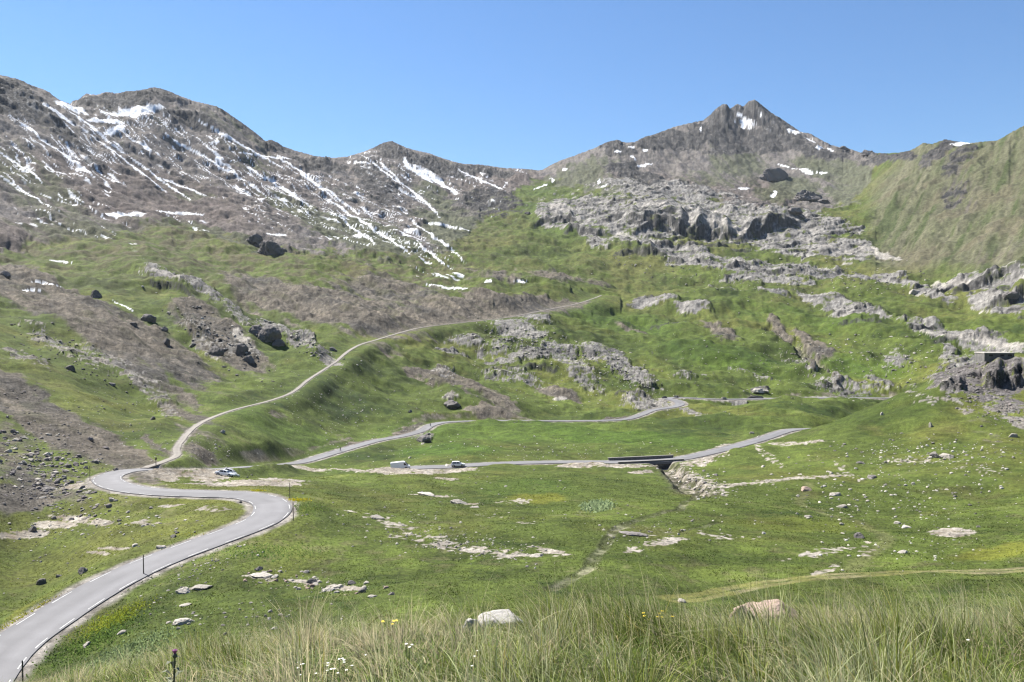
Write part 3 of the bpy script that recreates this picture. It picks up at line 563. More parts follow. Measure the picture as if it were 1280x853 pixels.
    fld = patches(STREAKS + [(q_[0], q_[1], q_[2], q_[3] * (.62 if q_[3] < 1.9 and len(q_) > 4 else 1)) + tuple(q_[4:]) for q_ in [(175, 137, 32, 3.6, -2), (150, 142, 24, 2.6, 0), (143, 163, 15, 3.6, -20), (130, 152, 26, 3, 5), (90, 135, 22, 3, 22), (75, 145, 26, 2.4, 30), (930, 151, 12, 2.4, -4), (929, 157, 5, 3, -30), (990, 165.5, 8, 3, 12), (925, 143, 7, 1.8), (948, 144, 5, 1.6, 10), (1008, 216, 9, 2.2, 12), (1027, 216.5, 7, 1.6, 8), (985, 210, 20, .9, 14), (1202, 181, 12, 2.2, -3), (805, 207, 9, 1.8, -8), (772, 189, 4, 1.2), (790, 184, 4, 1.4), (806, 188.5, 4, 1.2), (793, 198, 5, 1.4, 30), (704, 212, 3, 1.2), (690, 226, 2, 4, 15), (676, 234, 9, 1, -22), (750, 227, 1.4, 4), (755, 234, 4, 1.2, -20), (1025, 185, 4, 2), (1012, 174, 8, 1.4, 30), (1040, 186, 6, 1.6, 20), (966, 244, 2, 5, 30), (930, 237, 8, .8), (876, 162, 1.6, 4), (560, 360, 26, 1.4, 6), (612, 353, 6, 1), (655, 353, 14, 1.2, 4), (545, 225, 34, 3, 35), (520, 213, 22, 3, 40), (155, 381, 16, 1.0, 30), (182, 446, 21, 1.2, 32), (225, 467, 14, 1.0, 20), (262, 476, 5, 1.0, 25), (75, 327, 14, 1.2, 6), (40, 363, 12, 1, 0), (60, 355, 20, 1, 6), (155, 271, 26, 2, 2), (225, 268, 34, 1.6, 4), (345, 295, 12, 1.2), (60, 180, 60, 1.5, 37), (30, 240, 40, 1.2, 33), (330, 195, 34, 1.6, 6), (380, 220, 50, 1.7, 38), (440, 270, 40, 1.7, 34), (540, 318, 26, 1.4, 34), (560, 285, 26, 1.5, 10), (480, 215, 34, 1.5, 36), (600, 225, 34, 1.3, 24), (450, 203, 16, 1.3, 10), (230, 235, 34, 1.3, 20)]], 600, soft=.45, wob=.9)
    snow = np.maximum(snow, ss(.36, .6, fld + .55 * s2) * (fld > .05))
    snow *= 1 - .85 * km * (fld < .4)
    c = mixc(c, col(.82, .84, .87), snow)
    # a little even mottling of everything at the scale of single plants and pebbles
    mott = fbm(AE / .0035, LR / .012, 3, 191, .7)
    c *= (1 + (.27 + .24 * np.clip(m + Mm * .8 + rm * .7, 0, 1)) * mott * (1 - snow))[..., None]
    lum = c.mean(-1, keepdims=True); gain = np.where(snow[..., None] > .5, 1, (np.maximum(lum, .01) / .135) ** .28)
    c = c * np.clip(gain, .5, 1.4) * np.where(snow[..., None] > .5, .80, .55)
    rough = np.clip(rm + km + .7 * m + .55 * Mm + .2 * Hm + .4 * pm, 0, 1) * (1 - snow)
    return np.clip(c, .01, .9), rough, snow, rm, m
D_path = near_line(spline(PATH, 2.0), 6)[0]
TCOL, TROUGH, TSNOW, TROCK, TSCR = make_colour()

# ------------------------------------------------------------------ mesh helpers
def new_mesh(name, V, loops, starts, mats=(), cols=None, smooth=True, fcols=None, mat_idx=None):
    me = bpy.data.meshes.new(name)
    V = np.ascontiguousarray(V, np.float32); loops = np.ascontiguousarray(loops, np.int32); starts = np.ascontiguousarray(starts, np.int32)
    me.vertices.add(len(V)); me.vertices.foreach_set('co', V.ravel())
    me.loops.add(len(loops)); me.loops.foreach_set('vertex_index', loops)
    me.polygons.add(len(starts)); me.polygons.foreach_set('loop_start', starts)
    if mat_idx is not None: me.polygons.foreach_set('material_index', np.ascontiguousarray(mat_idx, np.int32))
    me.update(calc_edges=True)
    me.polygons.foreach_set('use_smooth', np.full(len(starts), smooth, bool))
    for m_ in mats: me.materials.append(m_)
    if cols is not None:
        at = me.attributes.new('Cover', 'FLOAT_COLOR', 'POINT')
        at.data.foreach_set('color', np.ascontiguousarray(np.concatenate([cols, np.ones((len(cols), 1))], 1), np.float32).ravel())
    return me
def link(name, me, parent=None, loc=None):
    o = bpy.data.objects.new(name, me); COL.objects.link(o)
    if parent: o.parent = parent
    if loc is not None: o.location = loc
    return o
def tag(o, label=None, cat=None, group=None, kind=None):
    if label: o['label'] = label
    if cat: o['category'] = cat
    if group: o['group'] = group
    if kind: o['kind'] = kind
    return o
def nodes(name):
    m = bpy.data.materials.new(name); m.use_nodes = True
    nt = m.node_tree; b = nt.nodes['Principled BSDF']
    return m, nt, b
def N(nt, t, **kw):
    n_ = nt.nodes.new(t)
    for k, v in kw.items():
        if k in n_.inputs.keys(): n_.inputs[k].default_value = v
        else: setattr(n_, k, v)
    return n_
def simple(name, c, rough=.6, metal=0, noise=.0, scale=4, coat=0, spec=.5):
    m, nt, b = nodes(name)
    b.inputs['Roughness'].default_value = rough; b.inputs['Metallic'].default_value = metal; b.inputs['Coat Weight'].default_value = coat
    b.inputs['Specular IOR Level'].default_value = spec
    tc = N(nt, 'ShaderNodeTexCoord'); no = N(nt, 'ShaderNodeTexNoise', Scale=scale, Detail=5.0)
    nt.links.new(tc.outputs['Object'], no.inputs['Vector'])
    mr = N(nt, 'ShaderNodeMapRange'); mr.inputs[3].default_value = 1 - noise; mr.inputs[4].default_value = 1 + noise; mr.inputs[1].default_value = .3; mr.inputs[2].default_value = .7
    nt.links.new(no.outputs['Fac'], mr.inputs[0])
    mx = N(nt, 'ShaderNodeMix', data_type='RGBA', blend_type='MULTIPLY'); mx.inputs[0].default_value = 1
    mx.inputs[6].default_value = (*c, 1); nt.links.new(mr.outputs[0], mx.inputs[7]); nt.links.new(mx.outputs[2], b.inputs['Base Color'])
    return m
def terrain_material():
    m, nt, b = nodes('ground_cover')
    L = nt.links.new
    at = N(nt, 'ShaderNodeAttribute', attribute_name='Cover'); ro = N(nt, 'ShaderNodeAttribute', attribute_name='Stony')
    ge = N(nt, 'ShaderNodeNewGeometry')
    n1 = N(nt, 'ShaderNodeTexNoise', Scale=1.6, Detail=7.0, Roughness=.68); n2 = N(nt, 'ShaderNodeTexNoise', Scale=.16, Detail=9.0, Roughness=.7)
    L(ge.outputs['Position'], n1.inputs['Vector']); L(ge.outputs['Position'], n2.inputs['Vector'])
    ad = N(nt, 'ShaderNodeMath', operation='ADD'); L(n1.outputs['Fac'], ad.inputs[0]); L(n2.outputs['Fac'], ad.inputs[1])
    mr = N(nt, 'ShaderNodeMapRange'); mr.inputs[1].default_value = .8; mr.inputs[2].default_value = 1.2; mr.inputs[3].default_value = .55; mr.inputs[4].default_value = 1.45
    L(ad.outputs[0], mr.inputs[0])
    mx = N(nt, 'ShaderNodeMix', data_type='RGBA', blend_type='MULTIPLY'); mx.inputs[0].default_value = 1
    L(at.outputs['Color'], mx.inputs[6]); L(mr.outputs[0], mx.inputs[7]); L(mx.outputs[2], b.inputs['Base Color'])
    b.inputs['Roughness'].default_value = .95; b.inputs['Specular IOR Level'].default_value = .12
    b1 = N(nt, 'ShaderNodeBump', Distance=.55); b1.inputs['Strength'].default_value = .8; L(n1.outputs['Fac'], b1.inputs['Height'])
    ml = N(nt, 'ShaderNodeMath', operation='MULTIPLY_ADD'); ml.inputs[1].default_value = .8; ml.inputs[2].default_value = .18
    L(ro.outputs['Fac'], ml.inputs[0])
    b2 = N(nt, 'ShaderNodeBump', Distance=4.5); L(ml.outputs[0], b2.inputs['Strength']); L(n2.outputs['Fac'], b2.inputs['Height']); L(b1.outputs[0], b2.inputs['Normal'])
    L(b2.outputs[0], b.inputs['Normal'])
    return m
M_GROUND = terrain_material()
def build_terrain():
    V = np.stack([GX, GY, Z], -1).reshape(-1, 3)
    i = np.arange(NR - 1)[:, None] * NA + np.arange(NA - 1)[None]
    q = np.stack([i, i + 1, i + NA + 1, i + NA], -1).reshape(-1, 4)
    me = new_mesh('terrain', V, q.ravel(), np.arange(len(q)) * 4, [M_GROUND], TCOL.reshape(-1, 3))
    at = me.attributes.new('Stony', 'FLOAT', 'POINT'); at.data.foreach_set('value', np.ascontiguousarray(TROUGH.ravel(), np.float32))
    o = link('terrain', me); tag(o, kind='structure')
    return o
TERRAIN = build_terrain()

# ------------------------------------------------------------------ asking the ground
LNR = np.log(R1)
def ground(x, y):
    """height of the ground at a place (arrays or numbers)"""
    x = np.asarray(x, float); y = np.asarray(y, float)
    a = np.arctan2(x, y); r = np.log(np.hypot(x, y))
    ja = np.clip(np.searchsorted(AZ, a) - 1, 0, NA - 2); jr = np.clip(np.searchsorted(LNR, r) - 1, 0, NR - 2)
    ta = np.clip((a - AZ[ja]) / (AZ[ja + 1] - AZ[ja]), 0, 1); tr = np.clip((np.exp(r) - R1[jr]) / (R1[jr + 1] - R1[jr]), 0, 1)
    return (Z[jr, ja] * (1 - ta) + Z[jr, ja + 1] * ta) * (1 - tr) + (Z[jr + 1, ja] * (1 - ta) + Z[jr + 1, ja + 1] * ta) * tr
TMAX = np.maximum.accumulate(np.where(R1[:, None] > 1.5, T, -9), 0)
def spot(px, py, rmin=0):
    """first place where the line of sight of a photo point meets the ground: x, y, z, row, column (or None)"""
    x, y, z = ray(px, py)
    a = math.atan2(x, y); t = z / math.hypot(x, y)
    j = int(np.clip(np.searchsorted(AZ, a), 1, NA - 1))
    k = int(np.searchsorted(TMAX[:, j], t)) if rmin == 0 else None
    if k is None:
        s = int(np.searchsorted(R1, rmin)); cl = T[s:, j] >= t
        if not cl.any(): return None
        k = s + int(np.argmax(cl))
    if k >= NR or k < 1: return None
    t0, t1 = T[k - 1, j], T[k, j]
    f = 0 if t1 <= t0 else min(1, max(0, (t - t0) / (t1 - t0)))
    r = R1[k - 1] + (R1[k] - R1[k - 1]) * f
    X, Y = r * math.sin(a), r * math.cos(a)
    return X, Y, float(ground(X, Y)), k, j
def slope_normal(x, y, e=1.0):
    gx = (float(ground(x + e, y)) - float(ground(x - e, y))) / (2 * e); gy = (float(ground(x, y + e)) - float(ground(x, y - e))) / (2 * e)
    return Vector((-gx, -gy, 1)).normalized()

# ------------------------------------------------------------------ road surfaces
def asphalt(name, c, sc):
    m, nt, b = nodes(name); L = nt.links.new
    ge = N(nt, 'ShaderNodeNewGeometry')
    n1 = N(nt, 'ShaderNodeTexNoise', Scale=.35, Detail=6.0, Roughness=.6); n2 = N(nt, 'ShaderNodeTexNoise', Scale=9.0, Detail=4.0, Roughness=.7)
    for n_ in (n1, n2): L(ge.outputs['Position'], n_.inputs['Vector'])
    ad = N(nt, 'ShaderNodeMath', operation='ADD'); L(n1.outputs['Fac'], ad.inputs[0]); L(n2.outputs['Fac'], ad.inputs[1])
    mr = N(nt, 'ShaderNodeMapRange'); mr.inputs[1].default_value = .6; mr.inputs[2].default_value = 1.4; mr.inputs[3].default_value = 1 - sc; mr.inputs[4].default_value = 1 + sc
    L(ad.outputs[0], mr.inputs[0])
    mx = N(nt, 'ShaderNodeMix', data_type='RGBA', blend_type='MULTIPLY'); mx.inputs[0].default_value = 1; mx.inputs[6].default_value = (*c, 1)
    L(mr.outputs[0], mx.inputs[7])
    at = N(nt, 'ShaderNodeAttribute', attribute_name='Cover'); m2 = N(nt, 'ShaderNodeMix', data_type='RGBA', blend_type='MULTIPLY'); m2.inputs[0].default_value = 1
    L(mx.outputs[2], m2.inputs[6]); L(at.outputs['Color'], m2.inputs[7]); L(m2.outputs[2], b.inputs['Base Color']); b.inputs['Roughness'].default_value = .85; b.inputs['Specular IOR Level'].default_value = .25
    bp = N(nt, 'ShaderNodeBump', Distance=.02); bp.inputs['Strength'].default_value = .4; L(n2.outputs['Fac'], bp.inputs['Height']); L(bp.outputs[0], b.inputs['Normal'])
    return m
M_ASPH = asphalt('worn_asphalt', (.138, .137, .143), .16); M_GRAVEL = asphalt('track_gravel', (.185, .170, .150), .3); M_PAINT = simple('road_paint', (.36, .36, .355), .7, 0, .3, 2)
def tangents(L):
    t = np.gradient(L[:, :2], axis=0); t /= np.linalg.norm(t, axis=1)[:, None]
    return t, np.stack([t[:, 1], -t[:, 0]], 1)          # forward, right
def ribbon(name, L, hw, mat, lift=0.0, wob=0.0, seed=0):
    t, nrm = tangents(L)
    ws = np.array([-1, -1, -.5, 0, .5, 1, 1]); dz = np.array([-.8, 0, .03, .045, .03, 0, -.8])
    s = np.arange(len(L)) * 1.0
    V = []
    for k, (w, d) in enumerate(zip(ws, dz)):
        hw_ = np.interp(np.hypot(L[:, 0], L[:, 1]), [580, 660], [hw, hw * 1.45])
        hwv = hw_ + (wob * fbm(s / 4, s * 0 + (0 if w < 0 else 9), 3, seed) if abs(w) == 1 else 0 * s)
        V.append(np.concatenate([L[:, :2] + nrm * (w * hwv if abs(w) < 1 else w * hwv * (1.0 if k in (1, 5) else 1.02))[..., None] if np.ndim(hwv) else L[:, :2] + nrm * (w * hwv)[:, None], (L[:, 2] + d + lift)[:, None]], 1))
    V = np.stack(V, 1); n_, k_ = V.shape[:2]
    i = np.arange(n_ - 1)[:, None] * k_ + np.arange(k_ - 1)[None]
    q = np.stack([i, i + 1, i + k_ + 1, i + k_], -1).reshape(-1, 4)
    q = q[:, ::-1]
    tone = np.array([.8, .86, 1.05, .95, 1.05, .86, .8])[None] * (1 + .10 * fbm(s[:, None] / 9 + 0 * ws[None], ws[None] * 1.7 + 0 * s[:, None], 3, seed + 40) + .07 * np.sign(gnoise(s[:, None] / 23, ws[None] * .9, seed + 50)))
    return tag(link(name, new_mesh(name, V.reshape(-1, 3), q.ravel(), np.arange(len(q)) * 4, [mat], np.repeat(tone.reshape(-1, 1), 3, 1), smooth=False)), kind='structure')
ribbon('mountain_road', LA, WA, M_ASPH, 0, .12, 3); ribbon('side_road', LBR, WB, M_ASPH, 0, .12, 4); ribbon('gravel_track', LT, WT * .85, M_GRAVEL, -.02, .35, 5)
def dashes(L, hw, s_end, on=3.0, off=2.6):
    t, nrm = tangents(L)
    ds = np.linalg.norm(np.diff(L[:, :2], axis=0), axis=1); S = np.concatenate([[0], np.cumsum(ds)])
    V, q = [], []
    for side in (-1, 1):
        s = .8 if side > 0 else 2.0
        while s < s_end:
            ks = np.linspace(s, s + on, 4); wid = .05
            for a_, b_ in zip(ks[:-1], ks[1:]):
                base = len(V)
                for sv in (a_, b_):
                    p = np.array([np.interp(sv, S, L[:, k]) for k in range(3)]); nn = np.array([np.interp(sv, S, nrm[:, k]) for k in range(2)])
                    for w in (-wid, wid):
                        o_ = side * (hw - .30) + w
                        V.append((p[0] + nn[0] * o_, p[1] + nn[1] * o_, p[2] + .03 * (1 - abs(o_) / hw) * 2 + .006))
                q.append((base, base + 1, base + 3, base + 2))
            s += on + off
    q = np.array(q)
    tag(link('road_marking', new_mesh('road_marking', np.array(V), q.ravel(), np.arange(len(q)) * 4, [M_PAINT], smooth=False)), kind='structure')
SA_END = 0
_S = np.concatenate([[0], np.cumsum(np.linalg.norm(np.diff(LA[:, :2], axis=0), axis=1))])
k_end = int(np.argmin(np.hypot(LA[:, 0] - P(150, 590, 187)[0], LA[:, 1] - 187)))
dashes(LA, WA, _S[k_end])
# ------------------------------------------------------------------ stones and boulders
def icosphere(sub):
    import bmesh
    bm = bmesh.new(); bmesh.ops.create_icosphere(bm, subdivisions=sub, radius=1)
    v = np.array([p.co[:] for p in bm.verts]); f = np.array([[q.index for q in p.verts] for p in bm.faces]); bm.free()
    return v, f
ICO = {k: icosphere(k) for k in (2, 3, 4, 5)}
def vnoise3(v, seed):
    return gnoise(v[:, 0] * 1.7 + v[:, 2] * .9 + seed, v[:, 1] * 1.7 - v[:, 2] * 1.1, seed)
def rock_shape(seed, sub=3, planes=13, rough=.07, base=-.35):
    r = np.random.default_rng(seed); v, f = ICO[sub]
    nn = r.normal(size=(planes, 3)); nn /= np.linalg.norm(nn, axis=1)[:, None]
    d = r.uniform(.62, 1.0, planes)
    dots = v @ nn.T
    rad = np.min(np.where(dots > .05, d / np.maximum(dots, .05), 9), axis=1)
    rad = np.minimum(rad, 1.15)
    w = v * rad[:, None]
    for o_, a_ in ((2.2, rough), (5, rough * .6), (11, rough * .35)):
        w += v * (vnoise3(v * o_, seed + int(o_)) * a_)[:, None]
    w[:, 2] = np.maximum(w[:, 2], base)
    w[:, 2] -= base
    return w, f
def stone_mat(name, c0, c1, lich=(.2, .19, .16)):
    c0, c1, lich = ([q * .57 for q in k_] for k_ in (c0, c1, lich))
    m, nt, b = nodes(name); L = nt.links.new
    tc = N(nt, 'ShaderNodeTexCoord'); oi = N(nt, 'ShaderNodeObjectInfo')
    n1 = N(nt, 'ShaderNodeTexNoise', Scale=2.2, Detail=8.0, Roughness=.7); L(tc.outputs['Object'], n1.inputs['Vector'])
    n2 = N(nt, 'ShaderNodeTexNoise', Scale=7.0, Detail=6.0, Roughness=.7); L(tc.outputs['Object'], n2.inputs['Vector'])
    ra = N(nt, 'ShaderNodeMapRange'); ra.inputs[1].default_value = .38; ra.inputs[2].default_value = .62; L(n1.outputs['Fac'], ra.inputs[0])
    mx = N(nt, 'ShaderNodeMix', data_type='RGBA'); mx.inputs[6].default_value = (*c0, 1); mx.inputs[7].default_value = (*c1, 1); L(ra.outputs[0], mx.inputs[0])
    rb = N(nt, 'ShaderNodeMapRange'); rb.inputs[1].default_value = .56; rb.inputs[2].default_value = .66; rb.inputs[4].default_value = .6; L(n2.outputs['Fac'], rb.inputs[0])
    m2 = N(nt, 'ShaderNodeMix', data_type='RGBA'); m2.inputs[7].default_value = (*lich, 1); L(rb.outputs[0], m2.inputs[0]); L(mx.outputs[2], m2.inputs[6])
    rv = N(nt, 'ShaderNodeMapRange'); rv.inputs[3].default_value = .75; rv.inputs[4].default_value = 1.2; L(oi.outputs['Random'], rv.inputs[0])
    m3 = N(nt, 'ShaderNodeMix', data_type='RGBA', blend_type='MULTIPLY'); m3.inputs[0].default_value = 1; L(m2.outputs[2], m3.inputs[6]); L(rv.outputs[0], m3.inputs[7])
    L(m3.outputs[2], b.inputs['Base Color']); b.inputs['Roughness'].default_value = .9; b.inputs['Specular IOR Level'].default_value = .2
    bp = N(nt, 'ShaderNodeBump', Distance=.08); bp.inputs['Strength'].default_value = .7; L(n2.outputs['Fac'], bp.inputs['Height']); L(bp.outputs[0], b.inputs['Normal'])
    return m
STONE = {'pale': stone_mat('pale_limestone', (.62, .58, .52), (.48, .44, .38)), 'grey': stone_mat('grey_stone', (.27, .25, .24), (.19, .175, .165), (.33, .30, .27)), 'dark': stone_mat('dark_stone', (.20, .187, .18), (.27, .25, .235), (.26, .24, .21)),
         'pink': stone_mat('pink_stone', (.56, .43, .36), (.44, .32, .26), (.5, .45, .38)), 'white': stone_mat('white_stone', (.60, .575, .54), (.47, .45, .42), (.30, .28, .25)), 'lilac': stone_mat('lilac_stone', (.32, .285, .275), (.22, .19, .185), (.38, .35, .32))}
def stone_mesh(seed, mat, sub=3, planes=13, rough=.07):
    v, f = rock_shape(seed, sub, planes, rough)
    return new_mesh('boulder', v, f.ravel(), np.arange(len(f)) * 3, [STONE[mat]], smooth=False)
SM = {(m_, k): stone_mesh(50 + k, m_, 3, 8 + k, .05) for m_ in STONE for k in range(6)}
def put_stone(name, me, x, y, z, wx, wy, wz, rot, sink=.18, tilt=True, loc=None):
    o = link(name, me)
    q = Matrix.Rotation(rot, 4, 'Z')
    if tilt:
        nrm = slope_normal(x, y, max(1, wx))
        q = nrm.to_track_quat('Z', 'Y').to_matrix().to_4x4() @ q
    o.matrix_world = Matrix.Translation((x, y, z - wz * sink)) @ q @ Matrix.Diagonal((wx / 2, wy / 2, wz / 1.25, 1))
    return o
# boulders one can point at: column, row of the middle of the foot, width and height in the photo, kind, label
TRACED = [
 (103, 717, 16, 9, 'dark', 'dark block at the grass edge left of the near road'), (51, 731, 14, 9, 'dark', 'small dark heaped rock on bare soil left of the near road'), (72, 722, 8, 5, 'grey', 'little grey stone between the dark block and the heaped rock'),
 (39, 665, 11, 10, 'dark', 'dark upright rock on the pale stone pavement in the left meadow'), (88, 650, 9, 4, 'grey', 'grey stone at the right end of the left meadow pavement'), (188, 636, 9, 4, 'dark', 'dark flat stone inside the bend of the hairpin road'),
 (216, 672, 9, 4, 'dark', 'dark stone beside the pale slabs inside the hairpin'), (167, 684, 11, 4, 'pale', 'pale flat stone just above the near straight road'), (199, 686, 13, 6, 'pale', 'pale rock touching the upper edge of the near road'), (299, 629, 7, 4, 'dark', 'dark stone close to the inner curve of the hairpin'),
 (322, 713, 11, 6, 'dark', 'dark rounded stone in the grass right of the near road'), (388, 730, 17, 8, 'grey', 'large grey rounded stone in the pale slab row'), (326, 722, 32, 6, 'pale', 'long pale slab in the grass right of the near road'), (418, 737, 24, 6, 'pale', 'pale slab right of the grey rounded stone'),
 (227, 742, 18, 9, 'pale', 'pale pinkish block with a dark side below the near road'), (251, 737, 26, 6, 'pale', 'broken pale slab just below the near road'), (225, 781, 27, 9, 'pale', 'white cracked rock standing out of the lower left grass'), (230, 758, 20, 4, 'pale', 'low pale slab above the white cracked rock'),
 (151, 793, 14, 5, 'pale', 'small pale slab on the bank below the road'), (108, 809, 17, 6, 'pale', 'pale stone slab near the lower left weeds'), (259, 815, 12, 5, 'grey', 'grey stone just above the tall grass on the left'), (285, 809, 20, 7, 'pale', 'pinkish pale stone just above the tall grass on the left'), (342, 787, 9, 5, 'pale', 'lone pale stone above the tall grass'),
 (58, 615, 20, 9, 'dark', 'long dark block at the foot of the boulder slope'), (438, 731, 12, 6, 'dark', 'dark stone behind the pale slabs'), (453, 741, 11, 6, 'dark', 'dark stone at the right end of the slab row'), (409, 739, 20, 6, 'pale', 'front pale slab of the slab row'), (465, 747, 13, 4, 'pale', 'thin pale slab past the dark stone'), (489, 744, 9, 5, 'grey', 'single grey stone right of the slab row'),
 (470, 648, 20, 6, 'pale', 'pale slab at the head of the pebbly ridge'), (534, 619, 26, 4, 'pale', 'long pale ledge in the middle meadow'), (573, 630, 22, 7, 'pale', 'pale rock with a dark notch in the middle meadow'), (594, 635, 12, 3, 'pale', 'small pale ledge right of the notched rock'), (672, 696, 20, 5, 'pale', 'pale flat rock at the right end of the pebbly ridge'), (794, 670, 36, 7, 'grey', 'grey overhanging slab by the little stream'),
 (1012, 647, 11, 5, 'pale', 'pale stone on the dark green patch right of centre'), (1055, 635, 14, 5, 'pale', 'flat pale stone below the worn path'), (1122, 655, 9, 4, 'pale', 'pale stone left of the round bare patch'), (1133, 660, 12, 5, 'pale', 'wider pale stone left of the round bare patch'), (1130, 692, 12, 6, 'pale', 'white stone below the round bare patch'), (1075, 673, 16, 10, 'grey', 'grey heap of broken stone in the right meadow'),
 (1047, 620, 16, 8, 'pale', 'pale broken rock beside the worn path'), (1008, 614, 14, 7, 'pink', 'reddish rock beside the worn path'), (1092, 598, 18, 6, 'grey', 'smooth grey boulder on the right meadow'), (1171, 572, 17, 8, 'dark', 'dark block below the right hill'), (1186, 572, 19, 7, 'pale', 'pale rock touching the dark block below the right hill'), (1077, 580, 11, 4, 'dark', 'small dark ledge in the right meadow'), (1268, 547, 12, 9, 'pale', 'white block at the foot of the right hill'), (1164, 534, 6, 8, 'pale', 'tall white stone on the side of the right hill'), (1103, 519, 4, 5, 'pale', 'small white stone on the shoulder of the right hill'),
 (185, 401, 20, 13, 'grey', 'big grey boulder on the scree below the upper left ledge'), (206, 430, 11, 11, 'grey', 'upright grey boulder on the left scree'), (202, 414, 13, 7, 'dark', 'dark boulder just below the big grey one'), (165, 407, 10, 7, 'grey', 'grey boulder left of the big grey one'), (270, 443, 19, 13, 'dark', 'dark boulder in the middle of the left scree'), (299, 445, 20, 17, 'dark', 'dark craggy boulder right of the scree'), (310, 453, 16, 10, 'dark', 'dark boulder leaning on the craggy one'),
 (240, 434, 10, 6, 'dark', 'small dark boulder left of the scree middle'), (119, 373, 16, 12, 'dark', 'dark rock on the crest of the left hill'), (279, 460, 7, 5, 'dark', 'little dark stone at the lower edge of the scree'), (415, 439, 13, 6, 'dark', 'dark flat boulder near the gravel track'), (87, 463, 12, 8, 'dark', 'dark boulder on the lower left scree'), (138, 482, 10, 5, 'dark', 'dark stone between the two left screes'), (190, 525, 8, 6, 'grey', 'grey stone in the grass above the gravel track bend'), (277, 541, 8, 5, 'pale', 'pale stone in the meadow below the gravel track'), (117, 579, 10, 7, 'dark', 'dark boulder above the road bend'), (4, 345, 13, 9, 'grey', 'grey boulder at the far left on the hill crest'),
 (1265, 378, 22, 12, 'dark', 'dark overhanging block in the limestone at the right edge'), (1145, 367, 14, 7, 'pale', 'pale tilted block on the right pasture'),
 (534.5, 544, 6.5, 3.6, 'dark', 'dark boulder at the verge of the upper road'), (512, 516, 6, 5, 'dark', 'dark boulder above the upper road'), (563, 511, 22, 13, 'grey', 'big grey block above the upper road'), (529, 553, 22, 11, 'grey', 'pile of grey rock in the meadow below the upper road'), (852, 753, 14, 5, 'pale', 'pale stones at the left end of the worn wheel track'), (559, 583.5, 9.5, 4.6, 'pale', 'pale boulder beside the white car on the side road'),
 (512, 573, 4, 3, 'pale', 'white stone beyond the van'), (283, 586, 7, 3.2, 'pale', 'pale stone behind the two parked white cars'), (314, 594.5, 4, 3, 'dark', 'dark stone right of the two parked white cars'), (309, 597.5, 3, 2.5, 'dark', 'small dark stone on the pale pavement by the parked cars'),
]
def traced():
    for i, (px, py, w, h, kind, lab) in enumerate(TRACED):
        if kind == 'dark' and 350 < py < 500: kind = 'grey'
        s = spot(px, py, 40)
        if s is None: print('no ground for', lab); continue
        x, y, z, _, _ = s
        m = y / F
        if w >= 15: me = stone_mesh(900 + i, kind, 4, 17, .09)
        else: me = SM[(kind, i % 6)]
        W = w * m; Hh = max(h * m, .12)
        o = put_stone('boulder', me, x, y + W * .25, float(ground(x, y + W * .25)), W * 1.0, W * random.uniform(.7, .95), Hh * .85, random.uniform(-.4, .4) + (math.pi if i % 2 else 0), .3, h < w * .5)
        tag(o, lab, 'boulder')
traced()
# bigger crags standing out of the slopes
def crag(px, py, w, h, kind, seed, lab, n=5, cat='rock outcrop', depth=.8):
    s = spot(px, py, 40); x, y, z, _, _ = s
    m = y / F; r = np.random.default_rng(seed)
    W, Hh = w * m, h * m
    V, Fc, base = [], [], 0
    for k in range(n):
        v, f = rock_shape(seed * 13 + k, 4, 15, .12)
        big = 1.0 if k == 0 else r.uniform(.35, .7)
        v = v * np.array([W * .5 * big, W * .5 * depth * big, Hh * .8 * big * r.uniform(.8, 1.1)])
        a = r.uniform(0, 6.3); v = np.stack([v[:, 0] * math.cos(a * .12) - v[:, 1] * math.sin(a * .12), v[:, 0] * math.sin(a * .12) + v[:, 1] * math.cos(a * .12), v[:, 2]], 1)
        off = np.array([0, 0]) if k == 0 else np.array([r.uniform(-.5, .5) * W, r.uniform(-.35, .2) * W * depth])
        gz = float(ground(x + off[0], y + W * .3 * depth + off[1]))
        v += np.array([off[0], off[1], gz - z - Hh * .18])
        V.append(v); Fc.append(f + base); base += len(v)
    V = np.vstack(V); Fc = np.vstack(Fc)
    nz = fbm(V[:, 0] / (W * .06) + V[:, 2] / (W * .05), V[:, 1] / (W * .06) + V[:, 2] / (W * .09), 3, seed)
    V += np.stack([nz, -nz, nz * .6], 1) * W * .02
    me = new_mesh('rock_outcrop', V, Fc.ravel(), np.arange(len(Fc)) * 3, [STONE[kind]], smooth=False)
    tag(link('rock_outcrop', me, None, (x, y + W * .3 * depth, z)), lab, cat)
crag(331, 427, 34, 22, 'grey', 3, 'big dark crag with a sunlit left edge above the gravel track', 6)
crag(336, 318, 32, 19, 'grey', 4, 'dark crag under the snowy left mountain', 6); crag(316, 306, 22, 12, 'grey', 5, 'low dark ledge left of the dark mountain crag', 4)
crag(970, 226, 30, 18, 'grey', 6, 'lone dark rock high on the scree below the pointed peak', 5); crag(1012, 252, 36, 14, 'grey', 7, 'dark rock in the grass right of and below the lone rock', 5)
crag(995, 270, 20, 9, 'grey', 8, 'grey rock at the upper right of the limestone band', 4)
crag(1084, 193, 14, 6, 'grey', 9, 'right dark knob on the skyline right of the pointed peak', 3); crag(1054, 187, 9, 5, 'grey', 10, 'left dark knob on the skyline right of the pointed peak', 3)
crag(905, 500, 12, 4, 'pale', 12, 'pale rock on the verge of the far road', 3); crag(950, 491, 16, 5, 'pale', 13, 'pale rounded rock above the far road', 4); crag(945, 498.5, 20, 4, 'grey', 14, 'low dark rock bank along the far road', 5, depth=.3)
crag(660, 268, 8, 4, 'grey', 15, 'grey rock left of the limestone band', 3)
